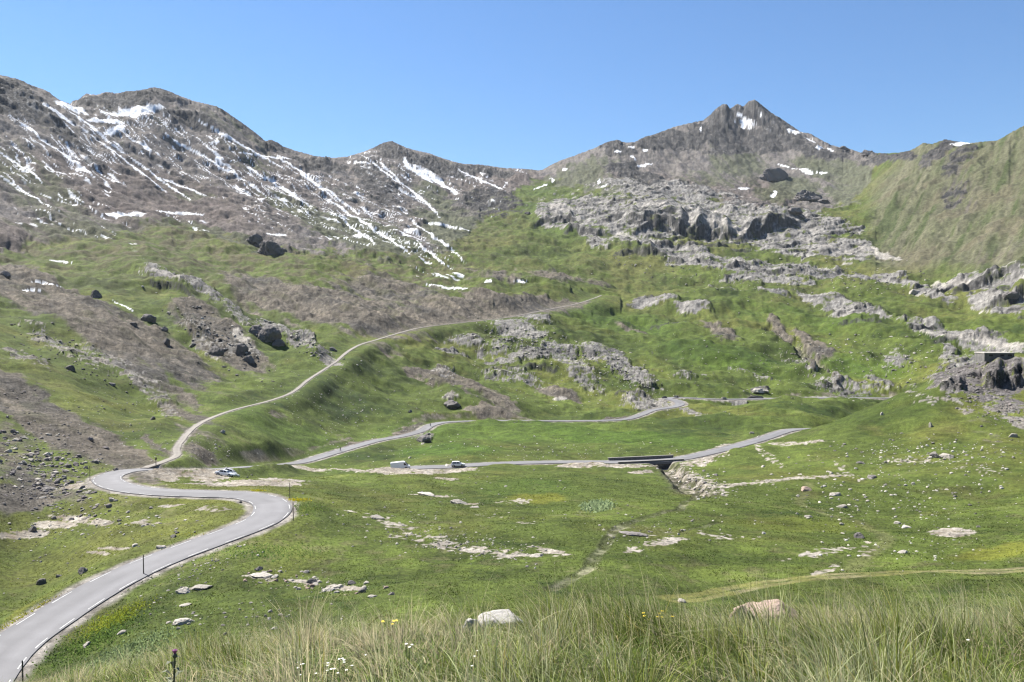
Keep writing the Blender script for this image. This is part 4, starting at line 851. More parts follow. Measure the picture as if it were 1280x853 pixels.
# scattered stones: zone centre and half sizes in the photo, how many, widths in the photo, kinds, label of the ones large enough to stand alone
ZONES = [((62, 588), (85, 42), 20, 900, (1.4, 9), ('grey', 'lilac', 'lilac', 'pale'), 'grey lichened boulder in the boulder field left of the road bend', 'boulders on the slope left of the road bend'),
 ((40, 620), (50, 16), 10, 160, (1.5, 6), ('grey', 'dark'), 'grey stone low on the boulder slope at the left edge', 'boulders at the foot of the left slope'),
 ((110, 655), (120, 22), 0, 200, (1.2, 6), ('pale', 'pale', 'grey'), 'pale flat stone in the meadow enclosed by the road bend', 'stones in the meadow inside the road bend'),
 ((60, 700), (70, 40), 0, 60, (1.2, 4), ('pale', 'grey'), 'small stone in the meadow left of the near road', 'stones left of the near road'),
 ((1120, 620), (190, 60), 0, 620, (1.1, 6), ('pale', 'pale', 'grey', 'white'), 'pale stone strewn on the right meadow', 'stones on the right meadow'),
 ((1180, 566), (130, 20), 0, 300, (1.1, 5), ('pale', 'white', 'grey'), 'pale stone at the foot of the right hill', 'stones at the foot of the right hill'),
 ((1150, 690), (150, 28), 0, 90, (1.0, 5), ('pale', 'white'), 'pale stone in the grass near the worn wheel track', 'stones near the wheel track'),
 ((580, 680), (130, 20), 8, 420, (1.0, 5), ('pale', 'grey', 'pale'), 'pale pebbly stone on the low ridge in the middle meadow', 'stones on the pebbly ridge'),
 ((560, 640), (210, 50), 0, 300, (.9, 4), ('pale', 'pale', 'grey'), 'pale stone in the middle meadow', 'stones in the middle meadow'),
 ((385, 728), (80, 14), 6, 140, (1.4, 9), ('pale', 'pale', 'pink'), 'pale stone of the slab row right of the near road', 'stones of the slab row'),
 ((300, 770), (150, 35), 0, 120, (1.2, 7), ('pale', 'pale', 'grey'), 'pale stone in the grass below the near road', 'stones below the near road'),
 ((255, 706), (70, 22), -24, 200, (1.0, 5), ('grey', 'pale'), 'rubble stone on the verge below the near road', 'rubble along the near road'),
 ((660, 565), (260, 18), 0, 260, (.8, 3), ('pale', 'white'), 'white stone in the meadow beyond the side road', 'stones beyond the side road'),
 ((430, 520), (120, 45), 15, 320, (.8, 2.6), ('pale', 'white'), 'white stone in the meadow between track and upper road', 'stones between track and upper road'),
 ((750, 470), (300, 50), 0, 700, (.8, 2.6), ('pale', 'white', 'grey'), 'white stone on the pastures above the upper road', 'stones on the pastures'),
 ((870, 602), (46, 15), 22, 260, (1.2, 5.5), ('pale', 'pale', 'grey'), 'pale rubble block in the ravine by the bridge', 'rubble by the bridge'),
 ((1240, 505), (60, 24), 20, 420, (1.2, 5), ('grey', 'lilac', 'grey'), 'grey rubble block below the dark cliff on the right', 'rubble below the dark cliff'),
 ((1225, 465), (70, 12), 5, 160, (1.2, 5), ('grey', 'lilac'), 'grey rubble block above the dark cliff on the right', 'rubble above the dark cliff'),
 ((275, 425), (90, 30), 36, 320, (1.0, 5), ('grey', 'dark', 'pale'), 'grey boulder scattered on the left scree', 'boulders on the left scree'),
 ((90, 450), (110, 24), 32, 260, (1.0, 4.5), ('grey', 'dark'), 'grey boulder on the dark slope at the left', 'boulders on the dark left slope'),
 ((380, 430), (60, 14), 30, 180, (1.0, 4.5), ('pale', 'grey'), 'pale block on the rocky rib beside the gravel track', 'blocks beside the gravel track'),
 ((90, 540), (130, 30), 34, 300, (1.0, 4), ('grey', 'lilac'), 'grey stone in the scree gully left of the track', 'stones in the scree gully'),
 ((150, 530), (70, 40), 34, 160, (1.0, 3.2), ('pale', 'white'), 'white stone in the grass strip beside the scree gully', 'stones in the grass strip by the gully'),
 ((650, 425), (70, 22), 12, 300, (1.0, 4), ('pale', 'pale', 'grey'), 'pale block on the limestone outcrop above the upper road', 'blocks on the middle outcrop'),
 ((760, 458), (80, 20), 22, 300, (1.0, 4), ('pale', 'grey'), 'pale block on the outcrop left of the far road', 'blocks on the outcrop by the far road'),
 ((1120, 450), (110, 30), 10, 340, (1.0, 4.5), ('pale', 'pale', 'grey'), 'pale block on the pasture behind the right hill', 'blocks behind the right hill'),
 ((1000, 455), (110, 30), 20, 200, (.9, 3), ('pale', 'grey'), 'small pale block along the far stream', 'blocks along the far stream'),
 ((250, 562), (50, 14), 10, 160, (1.0, 4), ('grey', 'pale'), 'grey stone below the gravel track bend', 'stones below the track bend'),
 ((820, 665), (80, 30), 0, 120, (1.0, 4.5), ('pale', 'grey'), 'pale stone along the little stream', 'stones along the little stream'),
 ((870, 340), (160, 30), 10, 300, (.9, 3.4), ('pale', 'grey'), 'pale block fallen below the limestone band', 'blocks below the limestone band'),
 ((1080, 350), (110, 26), 5, 260, (.9, 3.6), ('pale', 'grey'), 'pale block on the slabs under the right mountain', 'blocks under the right mountain')]
def scatter():
    r = np.random.default_rng(5); items = []
    for zi, (c0, hs_, ang, cnt, (w0, w1), kinds, lab, grp) in enumerate(ZONES):
        a = ang * D2R
        for k in range(cnt):
            u, v = r.normal(0, .5, 2); u = np.clip(u, -1.3, 1.3); v = np.clip(v, -1.3, 1.3)
            px = c0[0] + u * hs_[0] * math.cos(a) - v * hs_[1] * math.sin(a); py = c0[1] + u * hs_[0] * math.sin(a) + v * hs_[1] * math.cos(a)
            if not (-40 < px < 1320) or py > 845: continue
            s = spot(px, py, 45)
            if s is None: continue
            x, y, z, kr, jc = s
            if any(ROADN[q][0][kr, jc] < hw + 1.2 for q, hw in (('a', WA), ('b', WB), ('t', WT))): continue
            w = w0 + (w1 - w0) * r.random() ** 3.2
            flat = r.uniform(.25, .55)
            items.append((w, x, y, z, zi, kinds[r.integers(len(kinds))], flat, r.random() * 6.28))
    items.sort(key=lambda q: -q[0])
    room = 298 - len(TRACED)
    for q in items[:room]:
        w, x, y, z, zi, kind, flat, rot = q
        W = w * y / F
        o = put_stone('boulder', SM[(kind, random.randrange(6))], x, y, z, W, W * random.uniform(.65, 1), W * flat, rot, .2)
        tag(o, ZONES[zi][6], 'boulder', ZONES[zi][7])
    base = [rock_shape(300 + k, 2, 10, .05) for k in range(8)]
    pal = {'pale': (.58, .54, .47), 'grey': (.24, .22, .205), 'dark': (.11, .10, .097), 'pink': (.5, .38, .31), 'white': (.66, .63, .57), 'lilac': (.28, .245, .235)}
    V, Fc, Cc, nb = [], [], [], 0
    for q in items[room:]:
        w, x, y, z, zi, kind, flat, rot = q
        W = w * y / F; v, f = base[random.randrange(8)]
        c, s = math.cos(rot), math.sin(rot); sx, sy = W * .5, W * random.uniform(.35, .5)
        X = v[:, 0] * sx; Y = v[:, 1] * sy
        V.append(np.stack([X * c - Y * s + x, X * s + Y * c + y, v[:, 2] * W * flat * .8 + z - W * flat * .16], 1)); Fc.append(f + nb); nb += len(v)
        Cc.append(np.tile(np.array(pal[kind]) * random.uniform(.42, .68), (len(v), 1)))
    V = np.vstack(V); Fc = np.vstack(Fc); Cc = np.vstack(Cc)
    m, nt, b = nodes('loose_stone'); at = N(nt, 'ShaderNodeAttribute', attribute_name='Cover'); nt.links.new(at.outputs['Color'], b.inputs['Base Color']); b.inputs['Roughness'].default_value = .92
    me = new_mesh('loose_stones', V, Fc.ravel(), np.arange(len(Fc)) * 3, [m], Cc, smooth=False)
    tag(link('loose_stones', me), 'countless small pale and grey stones strewn over meadows and screes', 'stones', kind='stuff')
scatter()
# ------------------------------------------------------------------ things made by people
import bmesh
M_WHITE = simple('white_car_paint', (.76, .77, .78), .3, 0, .02, 3, .6); M_DARKCAR = simple('dark_car_paint', (.022, .025, .032), .3, 0, .05, 3, .6)
M_GLASS = simple('tinted_glass', (.02, .022, .026), .25, 0, 0, 3, .12); M_TYRE = simple('tyre_rubber', (.022, .022, .022), .85, 0, .1, 5); M_RIM = simple('alloy_rim', (.42, .43, .45), .35, .8, .05, 5)
M_TRIM = simple('black_trim', (.03, .03, .032), .6, 0, .1, 5); M_LAMP = simple('clear_lamp', (.75, .77, .8), .12, 0, 0, 5, .5); M_RED = simple('red_lamp', (.45, .02, .015), .2, 0, 0, 5, .5); M_PLATE = simple('plate', (.75, .75, .72), .5)
M_POLE = simple('weathered_pole', (.085, .07, .058), .85, 0, .25, 6); M_STONEW = simple('bridge_masonry', (.15, .14, .13), .9, 0, .35, 1.6); M_COPING = simple('bridge_coping', (.25, .235, .215), .9, 0, .2, 1.5); M_CONC = simple('weathered_concrete', (.12, .116, .112), .9, 0, .3, .6); M_CONCP = simple('pale_concrete', (.32, .3, .27), .9, 0, .2, .6); M_VOID = simple('opening_shade_dark', (.03, .028, .026), .95, 0, .3, 2)  # M_VOID: near-black colour standing in for shade inside openings and the vault
def bm_obj(name, bm, mat, parent=None, smooth=False):
    bmesh.ops.recalc_face_normals(bm, faces=bm.faces)
    me = bpy.data.meshes.new(name); bm.to_mesh(me); bm.free(); me.materials.append(mat)
    if smooth: me.polygons.foreach_set('use_smooth', [True] * len(me.polygons))
    return link(name, me, parent)
def loft(rings, cap=True):
    bm = bmesh.new(); vs = [[bm.verts.new(p) for p in r] for r in rings]; n_ = len(rings[0])
    for a, b in zip(vs[:-1], vs[1:]):
        for k in range(n_): bm.faces.new((a[k], a[(k + 1) % n_], b[(k + 1) % n_], b[k]))
    if cap: bm.faces.new(vs[0]); bm.faces.new(vs[-1])
    return bm
def box(bm, c, s, rot=0):
    m = Matrix.Translation(c) @ Matrix.Rotation(rot, 4, 'Z') @ Matrix.Diagonal((*s, 1))
    bmesh.ops.create_cube(bm, size=1, matrix=m); return bm
def cyl(bm, p0, p1, r0, r1=None, seg=12):
    p0, p1 = Vector(p0), Vector(p1); d = p1 - p0
    m = Matrix.Translation((p0 + p1) / 2) @ d.to_track_quat('Z', 'Y').to_matrix().to_4x4()
    bmesh.ops.create_cone(bm, cap_ends=True, segments=seg, radius1=r0, radius2=r0 if r1 is None else r1, depth=d.length, matrix=m); return bm
def poly(bm, pts, n, off=.012):
    n = Vector(n).normalized() * off
    a = [bm.verts.new(Vector(p)) for p in pts]; b = [bm.verts.new(Vector(p) + n) for p in pts]
    bm.faces.new(b); bm.faces.new(a[::-1])
    for k in range(len(a)): bm.faces.new((a[k], a[(k + 1) % len(a)], b[(k + 1) % len(a)], b[k]))
    return bm
def car(name, spec, paint, label, cat, loc, head, group=None):
    root = bpy.data.objects.new(name, None); COL.objects.link(root)
    x, y = loc; z = float(ground(x, y)) if len(spec.get('z', ())) == 0 else spec['z'][0]
    nrm = slope_normal(x, y, 2.0) if not spec.get('flat') else Vector((0, 0, 1))
    fx = Vector((math.cos(head), math.sin(head), 0)); fx = (fx - nrm * fx.dot(nrm)).normalized(); fy = nrm.cross(fx)
    M = Matrix((fx, fy, nrm)).transposed().to_4x4(); root.matrix_world = Matrix.Translation((x, y, z)) @ M
    tag(root, label, cat, group)
    def ring(xp, w, zl, zh): return [(xp, -w * .88, zl), (xp, -w, zl + .16), (xp, -w, zh - .14), (xp, -w * .9, zh), (xp, w * .9, zh), (xp, w, zh - .14), (xp, w, zl + .16), (xp, w * .88, zl)]
    bm_obj('body', loft([ring(*s) for s in spec['body']]), paint, root, False)
    def cring(xp, wb, wt, zb, zt): return [(xp, -wb, zb), (xp, -wt, zt - .05), (xp, -wt * .85, zt), (xp, wt * .85, zt), (xp, wt, zt - .05), (xp, wb, zb)]
    bm_obj('cabin', loft([cring(*s) for s in spec['cabin']]), paint, root, False)
    for pts, n in spec['win']: bm_obj('window', poly(bmesh.new(), pts, n), M_GLASS, root)
    rw = spec['rw']; W = spec['W']
    for xp in spec['axles']:
        for s in (-1, 1):
            t = bm_obj('wheel', cyl(bmesh.new(), (xp, s * (W - .20), rw), (xp, s * (W + .015), rw), rw, seg=20), M_TYRE, root)
            bm_obj('rim', cyl(bmesh.new(), (xp, s * (W - .02), rw), (xp, s * (W + .03), rw), rw * .62, seg=14), M_RIM, t)
            bm_obj('wheel_arch', cyl(bmesh.new(), (xp, s * (W - .25), rw + .03), (xp, s * (W + .006), rw + .03), rw * 1.17, seg=20), M_TRIM, root)
    xf, xb, zl, wl = spec['lamps']
    for s in (-1, 1):
        bm_obj('headlight', box(bmesh.new(), (xf, s * wl, zl), (.18, .34, .16)), M_LAMP, root)
        bm_obj('tail_light', box(bmesh.new(), (xb, s * (wl + .06), zl + .12), (.1, .18, .3)), M_RED, root)
        bm_obj('mirror', box(bmesh.new(), (spec['mir'][0], s * (W + .1), spec['mir'][1]), (.12, .2, .15)), paint if spec.get('pm') else M_TRIM, root)
    for xq in (xf, xb): bm_obj('bumper', box(bmesh.new(), (xq * .985, 0, .42), (.22, W * 1.72, .24)), M_TRIM, root)
    return root
def win_set(b0, b1, t0, t1, zb, zt, wb, wt, wsx, rsx):
    """two side panes, a windscreen and a rear pane"""
    out = []
    for s in (-1, 1):
        n = (0, s, .25)
        mid = (b0 + b1) / 2
        for p, q, tp, tq in ((b0, mid - .05, t0, mid - .05), (mid + .05, b1, mid + .05, t1)):
            pts = [(p, s * wb, zb), (q, s * wb, zb), (tq, s * wt, zt), (tp, s * wt, zt)]
            out.append((pts if s < 0 else pts[::-1], n))
    for (xb_, zb_, xt_, zt_), sg in ((wsx, 1), (rsx, -1)):
        out.append(([(xb_, -wb * .88, zb_), (xb_, wb * .88, zb_), (xt_, wt * .86, zt_), (xt_, -wt * .86, zt_)], (sg, 0, .6)))
    return out
SUV = dict(W=.91, rw=.35, axles=(-1.32, 1.34), lamps=(2.08, -2.14, .78, .62), mir=(.75, 1.08), pm=1,
  body=[(-2.2, .76, .45, .92), (-2.1, .88, .32, 1.02), (-1.2, .91, .26, 1.03), (1.0, .91, .26, 1.0), (1.75, .88, .3, .92), (2.08, .8, .36, .80), (2.18, .7, .42, .70)],
  cabin=[(-2.08, .80, .70, .98, 1.06), (-1.8, .85, .70, .98, 1.56), (-1.3, .86, .72, .98, 1.64), (.0, .86, .72, .98, 1.64), (.42, .86, .70, .98, 1.55), (1.2, .82, .74, .96, 1.0)],
  win=win_set(-1.75, .85, -1.6, .28, 1.05, 1.5, .868, .745, (1.08, 1.06, .46, 1.53), (-2.06, 1.12, -1.84, 1.5)))
SEDAN = dict(W=.88, rw=.32, axles=(-1.33, 1.36), lamps=(2.13, -2.2, .68, .58), mir=(.7, .98), pm=1,
  body=[(-2.28, .72, .42, .82), (-2.15, .84, .3, .94), (-1.3, .88, .24, .96), (1.0, .88, .24, .90), (1.8, .85, .26, .80), (2.15, .74, .32, .68), (2.24, .62, .38, .58)],
  cabin=[(-1.75, .80, .70, .90, .96), (-1.15, .82, .66, .90, 1.36), (-.6, .82, .66, .9, 1.45), (.0, .82, .66, .9, 1.44), (.35, .82, .64, .88, 1.36), (1.25, .80, .72, .86, .90)],
  win=win_set(-1.25, .9, -.95, .2, .95, 1.34, .828, .69, (1.12, .95, .42, 1.34), (-1.68, 1.0, -1.22, 1.33)))
HATCH = dict(W=.87, rw=.32, axles=(-1.22, 1.26), lamps=(1.93, -1.98, .72, .58), mir=(.7, 1.0), pm=1,
  body=[(-2.02, .74, .42, .86), (-1.92, .85, .3, .98), (-1.1, .87, .25, .98), (.9, .87, .25, .94), (1.6, .84, .28, .84), (1.93, .74, .34, .72), (2.02, .62, .4, .62)],
  cabin=[(-1.95, .76, .68, .92, .99), (-1.62, .81, .66, .92, 1.4), (-1.0, .82, .67, .92, 1.5), (.0, .82, .67, .92, 1.5), (.38, .82, .65, .9, 1.42), (1.15, .79, .72, .9, .94)],
  win=win_set(-1.5, .82, -1.4, .25, .98, 1.38, .828, .70, (1.02, .98, .44, 1.40), (-1.92, 1.05, -1.66, 1.36)))
VAN = dict(W=1.0, rw=.36, axles=(-1.75, 1.75), lamps=(2.78, -2.95, .85, .70), mir=(1.9, 1.35),
  body=[(-3.0, .96, .42, 1.2), (-2.95, 1.0, .36, 1.25), (0, 1.0, .34, 1.25), (1.6, 1.0, .34, 1.22), (2.45, .96, .36, 1.12), (2.85, .86, .42, .95), (2.98, .74, .48, .8)],
  cabin=[(-2.98, .97, .88, 1.05, 2.42), (-2.85, .985, .90, 1.05, 2.50), (0, .985, .90, 1.05, 2.50), (1.15, .985, .90, 1.05, 2.46), (1.5, .98, .86, 1.05, 2.28), (2.45, .94, .85, 1.02, 1.16)],
  win=[([(1.15, s * .985, 1.32), (2.05, s * .965, 1.28), (1.62, s * .915, 1.98), (1.15, s * .935, 2.0)][::(1 if s < 0 else -1)], (0, s, .2)) for s in (-1, 1)] + [([(2.38, -.82, 1.28), (2.38, .82, 1.28), (1.6, .78, 2.2), (1.6, -.78, 2.2)], (1, 0, .7)), ([(-3.0, -.72, 1.4), (-3.0, -.06, 1.4), (-2.99, -.06, 2.05), (-2.99, -.72, 2.05)], (-1, 0, 0)), ([(-3.0, .06, 1.4), (-3.0, .72, 1.4), (-2.99, .72, 2.05), (-2.99, .06, 2.05)], (-1, 0, 0))])
def on_road(L, px, py, Y, side=0):
    p = np.array(P(px, py, Y)); k = int(np.argmin(np.hypot(L[:, 0] - p[0], L[:, 1] - p[1])))
    t, nrm = tangents(L)
    return (L[k, 0] + nrm[k, 0] * side, L[k, 1] + nrm[k, 1] * side), math.atan2(t[k, 1], t[k, 0]), L[k, 2] + .05
def on_grass(px, py): s = spot(px, py, 60); return (s[0], s[1])
g1 = on_grass(281, 595.5)
car('parked_car', SEDAN, M_WHITE, 'white saloon car parked on the grass, nearest of the two by the pale stone pavement', 'car', g1, math.radians(-6), 'white cars parked on the grass')
car('parked_car', HATCH, M_WHITE, 'white car parked on the grass half hidden behind the white saloon', 'car', (g1[0] - .7, g1[1] + 6.0), math.radians(-12), 'white cars parked on the grass')
lc, hd, zz = on_road(LBR, 502, 583, 268, 1.0)
car('panel_van', dict(VAN, z=(zz,)), M_WHITE, 'white panel van driving down the side road behind the pale bank', 'van', lc, hd - math.radians(8))
lc, hd, zz = on_road(LBR, 573, 583, 267, 1.6)
car('suv', dict(SUV, z=(zz,)), M_WHITE, 'white tall car on the side road next to a pale boulder', 'car', lc, hd - math.radians(14))
lc, hd, zz = on_road(LA, 826, 498.5, 641, 2.2)
car('dark_car', dict(HATCH, z=(zz,)), M_DARKCAR, 'dark car at the far bend of the upper road, left of the other dark car', 'car', (lc[0] - 4.5, lc[1]), math.radians(172), 'dark cars on the far road')
lc, hd, zz = on_road(LA, 842, 497, 650, 1.2)
car('dark_car', dict(HATCH, z=(zz,)), M_DARKCAR, 'smaller looking dark car following on the far road, seen end on', 'car', lc, math.radians(118), 'dark cars on the far road')

# riders on the upper road
def skin_body(verts, edges, radii, mat, name, parent):
    me = bpy.data.meshes.new(name); me.from_pydata(verts, edges, [])
    o = bpy.data.objects.new(name, me); COL.objects.link(o)
    o.modifiers.new('s', 'SKIN'); o.modifiers.new('d', 'SUBSURF').levels = 1
    for v, r in zip(me.skin_vertices[0].data, radii): v.radius = (r, r)
    me.skin_vertices[0].data[0].use_root = True
    dg = bpy.context.evaluated_depsgraph_get(); m2 = bpy.data.meshes.new_from_object(o.evaluated_get(dg)); bpy.data.objects.remove(o)
    m2.materials.clear(); m2.materials.append(mat); m2.polygons.foreach_set('use_smooth', [True] * len(m2.polygons))
    q = link(name, m2); q.matrix_world = parent
    return q
M_CLOTH = simple('dark_jersey', (.03, .035, .06), .8, 0, .2, 8); M_HELM = simple('helmet_shell', (.05, .05, .055), .35, 0, .05, 8); M_SKIN = simple('skin', (.42, .26, .19), .6, 0, .05, 8); M_STEEL = simple('bike_frame', (.05, .05, .055), .4, .5, .05, 8)
def rider(px, py, Y, lab_b, lab_p):
    lc, hd, zz = on_road(LA, px, py, Y, 1.2)
    Mx = Matrix.Translation((lc[0], lc[1], zz)) @ Matrix.Rotation(hd + math.pi, 4, 'Z')
    r = bpy.data.objects.new('bicycle', None); COL.objects.link(r); r.matrix_world = Mx; tag(r, lab_b, 'bicycle', 'bicycles on the upper road')
    for xw in (-.5, .52):
        bm = bmesh.new()
        for k in range(20):
            a0, a1 = k / 20 * 2 * math.pi, (k + 1) / 20 * 2 * math.pi
            cyl(bm, (xw + .33 * math.cos(a0), 0, .34 + .33 * math.sin(a0)), (xw + .33 * math.cos(a1), 0, .34 + .33 * math.sin(a1)), .02, seg=6)
        w = bm_obj('wheel', bm, M_TYRE, r); bm_obj('hub', cyl(bmesh.new(), (xw, -.05, .34), (xw, .05, .34), .03, seg=8), M_STEEL, w)
    bm = bmesh.new()
    for a, b in (((-.5, 0, .34), (-.15, 0, .85)), ((-.5, 0, .34), (0, 0, .3)), ((0, 0, .3), (-.18, 0, .92)), ((0, 0, .3), (.4, 0, .82)), ((-.15, 0, .82), (.4, 0, .88)), ((.38, 0, .95), (.52, 0, .34))): cyl(bm, a, b, .022, seg=6)
    bm_obj('frame', bm, M_STEEL, r); bm_obj('saddle', box(bmesh.new(), (-.18, 0, .95), (.26, .13, .05)), M_TRIM, r)
    bm_obj('handlebar', cyl(bmesh.new(), (.42, -.24, 1.0), (.42, .24, 1.0), .018, seg=6), M_TRIM, r)
    V = [(-.18, 0, 1.02), (-.02, 0, 1.28), (.14, 0, 1.46), (.24, 0, 1.56), (.30, 0, 1.68), (.14, .19, 1.44), (.26, .24, 1.20), (.42, .22, 1.03), (.14, -.19, 1.44), (.26, -.24, 1.20), (.42, -.22, 1.03), (.16, .12, .82), (-.04, .12, .42), (.08, .12, .30), (.20, -.12, .92), (.02, -.12, .58), (.14, -.12, .48)]
    E = [(0, 1), (1, 2), (2, 3), (3, 4), (2, 5), (5, 6), (6, 7), (2, 8), (8, 9), (9, 10), (0, 11), (11, 12), (12, 13), (0, 14), (14, 15), (15, 16)]
    R_ = [.15, .15, .15, .07, .10, .08, .055, .045, .08, .055, .045, .09, .055, .05, .09, .055, .05]
    p = skin_body(V, E, R_, M_CLOTH, 'person', Mx); tag(p, lab_p, 'person', 'cyclists on the upper road')
    bm = bmesh.new(); bmesh.ops.create_uvsphere(bm, u_segments=12, v_segments=8, radius=.135, matrix=Matrix.Translation((.29, 0, 1.74)) @ Matrix.Diagonal((1.15, .95, .8, 1))); h = bm_obj('helmet', bm, M_HELM, p, True)
    bm = bmesh.new(); bmesh.ops.create_uvsphere(bm, u_segments=10, v_segments=8, radius=.1, matrix=Matrix.Translation((.335, 0, 1.655)) @ Matrix.Diagonal((.9, .85, 1.1, 1))); bm_obj('face', bm, M_SKIN, p, True)
rider(537, 532.5, 452, 'dark bicycle on the upper road near the bend by the grey rock pile', 'person in dark clothing riding near the bend of the upper road')
rider(423, 564, 338, 'dark bicycle on the lower part of the upper road', 'person in dark clothing riding on the lower part of the upper road')

# the bridge
def bridge():
    t, nrm = tangents(LBR)
    a = P(766, 577, 291.5); b = P(847, 574, 301.5)
    ka = int(np.argmin(np.hypot(LBR[:, 0] - a[0], LBR[:, 1] - a[1]))); kb = int(np.argmin(np.hypot(LBR[:, 0] - b[0], LBR[:, 1] - b[1])))
    if ka > kb: ka, kb = kb, ka
    A0, B0 = Vector(LBR[ka]), Vector(LBR[kb]); L_ = (B0 - A0).length; ex = (B0 - A0); ex.z = 0; ex.normalize(); ey = Vector((-ex.y, ex.x, 0))
    root = bpy.data.objects.new('stone_bridge', None); COL.objects.link(root); root.location = A0
    tag(root, 'small stone road bridge with dark side wall over the ravine', 'bridge')
    mid = L_ * .72; rad = 2.3; top = .30; bot = -5.2; spring = -3.0
    slope = (B0.z - A0.z) / L_
    def wall(name, off, thick, top_, mat):
        bm = bmesh.new()
        arch = [(mid - rad, bot)] + [(mid - rad * math.cos(q), spring + rad * math.sin(q)) for q in np.linspace(0, math.pi, 17)] + [(mid + rad, bot)]
        out = [(0, top_), (L_, top_), (L_, bot), *reversed(arch), (0, bot)]
        fs = []
        for o_ in (off, off + thick):
            fs.append([bm.verts.new(ex * s + ey * o_ + Vector((0, 0, z + slope * s))) for s, z in out])
        bm.faces.new(fs[0]); bm.faces.new(fs[1][::-1])
        for k in range(len(out)): bm.faces.new((fs[0][k], fs[1][k], fs[1][(k + 1) % len(out)], fs[0][(k + 1) % len(out)]))
        bmesh.ops.triangulate(bm, faces=[f for f in bm.faces if len(f.verts) > 4])
        return bm_obj(name, bm, mat, root)
    def cop(off, thick, z0):
        bm = bmesh.new(); vs = []
        for s in (-.2, L_ + .2):
            vs.append([bm.verts.new(ex * s + ey * o_ + Vector((0, 0, z + slope * s))) for o_, z in ((off, z0), (off + thick, z0), (off + thick, z0 + .14), (off, z0 + .14))])
        for k in range(4): bm.faces.new((vs[0][k], vs[0][(k + 1) % 4], vs[1][(k + 1) % 4], vs[1][k]))
        bm.faces.new(vs[0]); bm.faces.new(vs[1][::-1])
        return bm_obj('coping', bm, M_COPING, root)
    hw = WB + .05
    wall('side_wall', -hw - .5, .5, .32, M_STONEW); cop(-hw - .56, .62, .322)
    wall('parapet', hw, .5, .78, M_STONEW); cop(hw - .06, .62, .782)
    # vault between the two walls
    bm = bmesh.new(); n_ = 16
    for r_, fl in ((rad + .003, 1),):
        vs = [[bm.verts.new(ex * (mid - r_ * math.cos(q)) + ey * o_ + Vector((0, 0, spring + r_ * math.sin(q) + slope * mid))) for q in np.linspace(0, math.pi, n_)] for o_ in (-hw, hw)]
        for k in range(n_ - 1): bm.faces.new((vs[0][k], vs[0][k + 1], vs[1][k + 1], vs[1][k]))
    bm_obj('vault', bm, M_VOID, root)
    bm = bmesh.new()
    for s0, s1 in ((0, mid - rad - .02), (mid + rad + .02, L_)):
        c = ex * ((s0 + s1) / 2) + Vector((0, 0, -2.9 + slope * mid)); box(bm, c, (s1 - s0, hw * 2 - .02, 4.6), math.atan2(ex.y, ex.x))
    bm_obj('abutment', bm, M_STONEW, root)
bridge()
def culvert():
    (x, y), hd, zz = on_road(LA, 660, 526.5, 505, 0)
    root = bpy.data.objects.new('stone_culvert', None); COL.objects.link(root); root.matrix_world = Matrix.Translation((x, y, zz)) @ Matrix.Rotation(hd, 4, 'Z')
    tag(root, 'stone culvert with a dark opening under the upper road', 'culvert')
    s = -1
    off = s * (WA + .9)
    bm = bmesh.new()
    for c, q in (((-3.0, off, -1.2), (2.4, .5, 2.4)), ((3.0, off, -1.2), (2.4, .5, 2.4)), ((0, off, -.3), (3.6, .5, .62))): box(bm, c, q)
    bm_obj('headwall', bm, M_STONEW, root); bm_obj('opening', box(bmesh.new(), (0, off + .12, -1.5), (3.58, .3, 1.76)), M_VOID, root)  # opening is a solid slab, its dark colour painted as the shaded interior
    bm_obj('coping', box(bmesh.new(), (0, off, .09), (8.6, .62, .16)), M_COPING, root)
culvert()
def bunker():
    s = spot(1249, 455.5, 420); x, y, z = s[:3]; k = y / F
    w, h = 36 * k, 4.2 * k; d = 9
    root = bpy.data.objects.new('concrete_bunker', None); COL.objects.link(root); root.matrix_world = Matrix.Translation((x, y, z)) @ Matrix.Rotation(math.radians(-4), 4, 'Z')
    tag(root, 'long low grey concrete bunker with pale flat roof behind the right hill', 'bunker')
    bm = box(bmesh.new(), (0, d / 2, h / 2 - 1), (w, d, h + 2)); bm_obj('wall', bm, M_CONC, root)
    bm = box(bmesh.new(), (0, d / 2 - .1, h + .2), (w + .4, d + .5, .38)); bm_obj('roof', bm, M_CONCP, root)
    for q in (-.28, .1, .36): bm_obj('opening', box(bmesh.new(), (q * w, -.012, h * .45), (1.6, .04, .8)), M_VOID, root)  # thin dark plates on the wall, painted as shaded openings
bunker()
def pole(name, px, pyb, pyt, r, lab, cat, dmin=40, grp=None, head=None):
    s = spot(px, pyb, dmin); x, y, z = s[:3]; h = (pyb - pyt) * y / F
    bm = bmesh.new(); cyl(bm, (0, 0, -.3), (0, 0, h - .06), r, r * .85, 10); cyl(bm, (0, 0, h - .06), (0, 0, h), r * .85, r * .4, 10)
    o = bm_obj(name, bm, M_POLE); o.location = (x, y, z); o.rotation_euler = (random.uniform(-.015, .015), random.uniform(-.015, .015), random.random() * 6)
    tag(o, lab, cat, grp)
    if head: head(o, h)
pole('snow_pole', 179.5, 718.5, 693, .065, 'dark snow pole beside the near straight road', 'pole')
pole('snow_pole', 366.6, 651, 628, .065, 'dark snow pole on the outside of the hairpin, nearer of the pair', 'pole')
pole('snow_pole', 362.3, 624, 603.5, .06, 'thin dark snow pole on the outside of the hairpin, farther of the pair', 'pole')
pole('snow_pole', 28.5, 866, 825, .07, 'dark snow pole at the lower left corner by the road edge', 'pole')
pole('snow_pole', 112.5, 601, 583, .06, 'thin dark snow pole outside the left road bend', 'pole')
def board(o, h): bm_obj('sign_board', box(bmesh.new(), (0, -.03, h - .28), (.8, .05, .42)), simple('sign_wood', (.10, .06, .04), .8, 0, .2, 5), o)
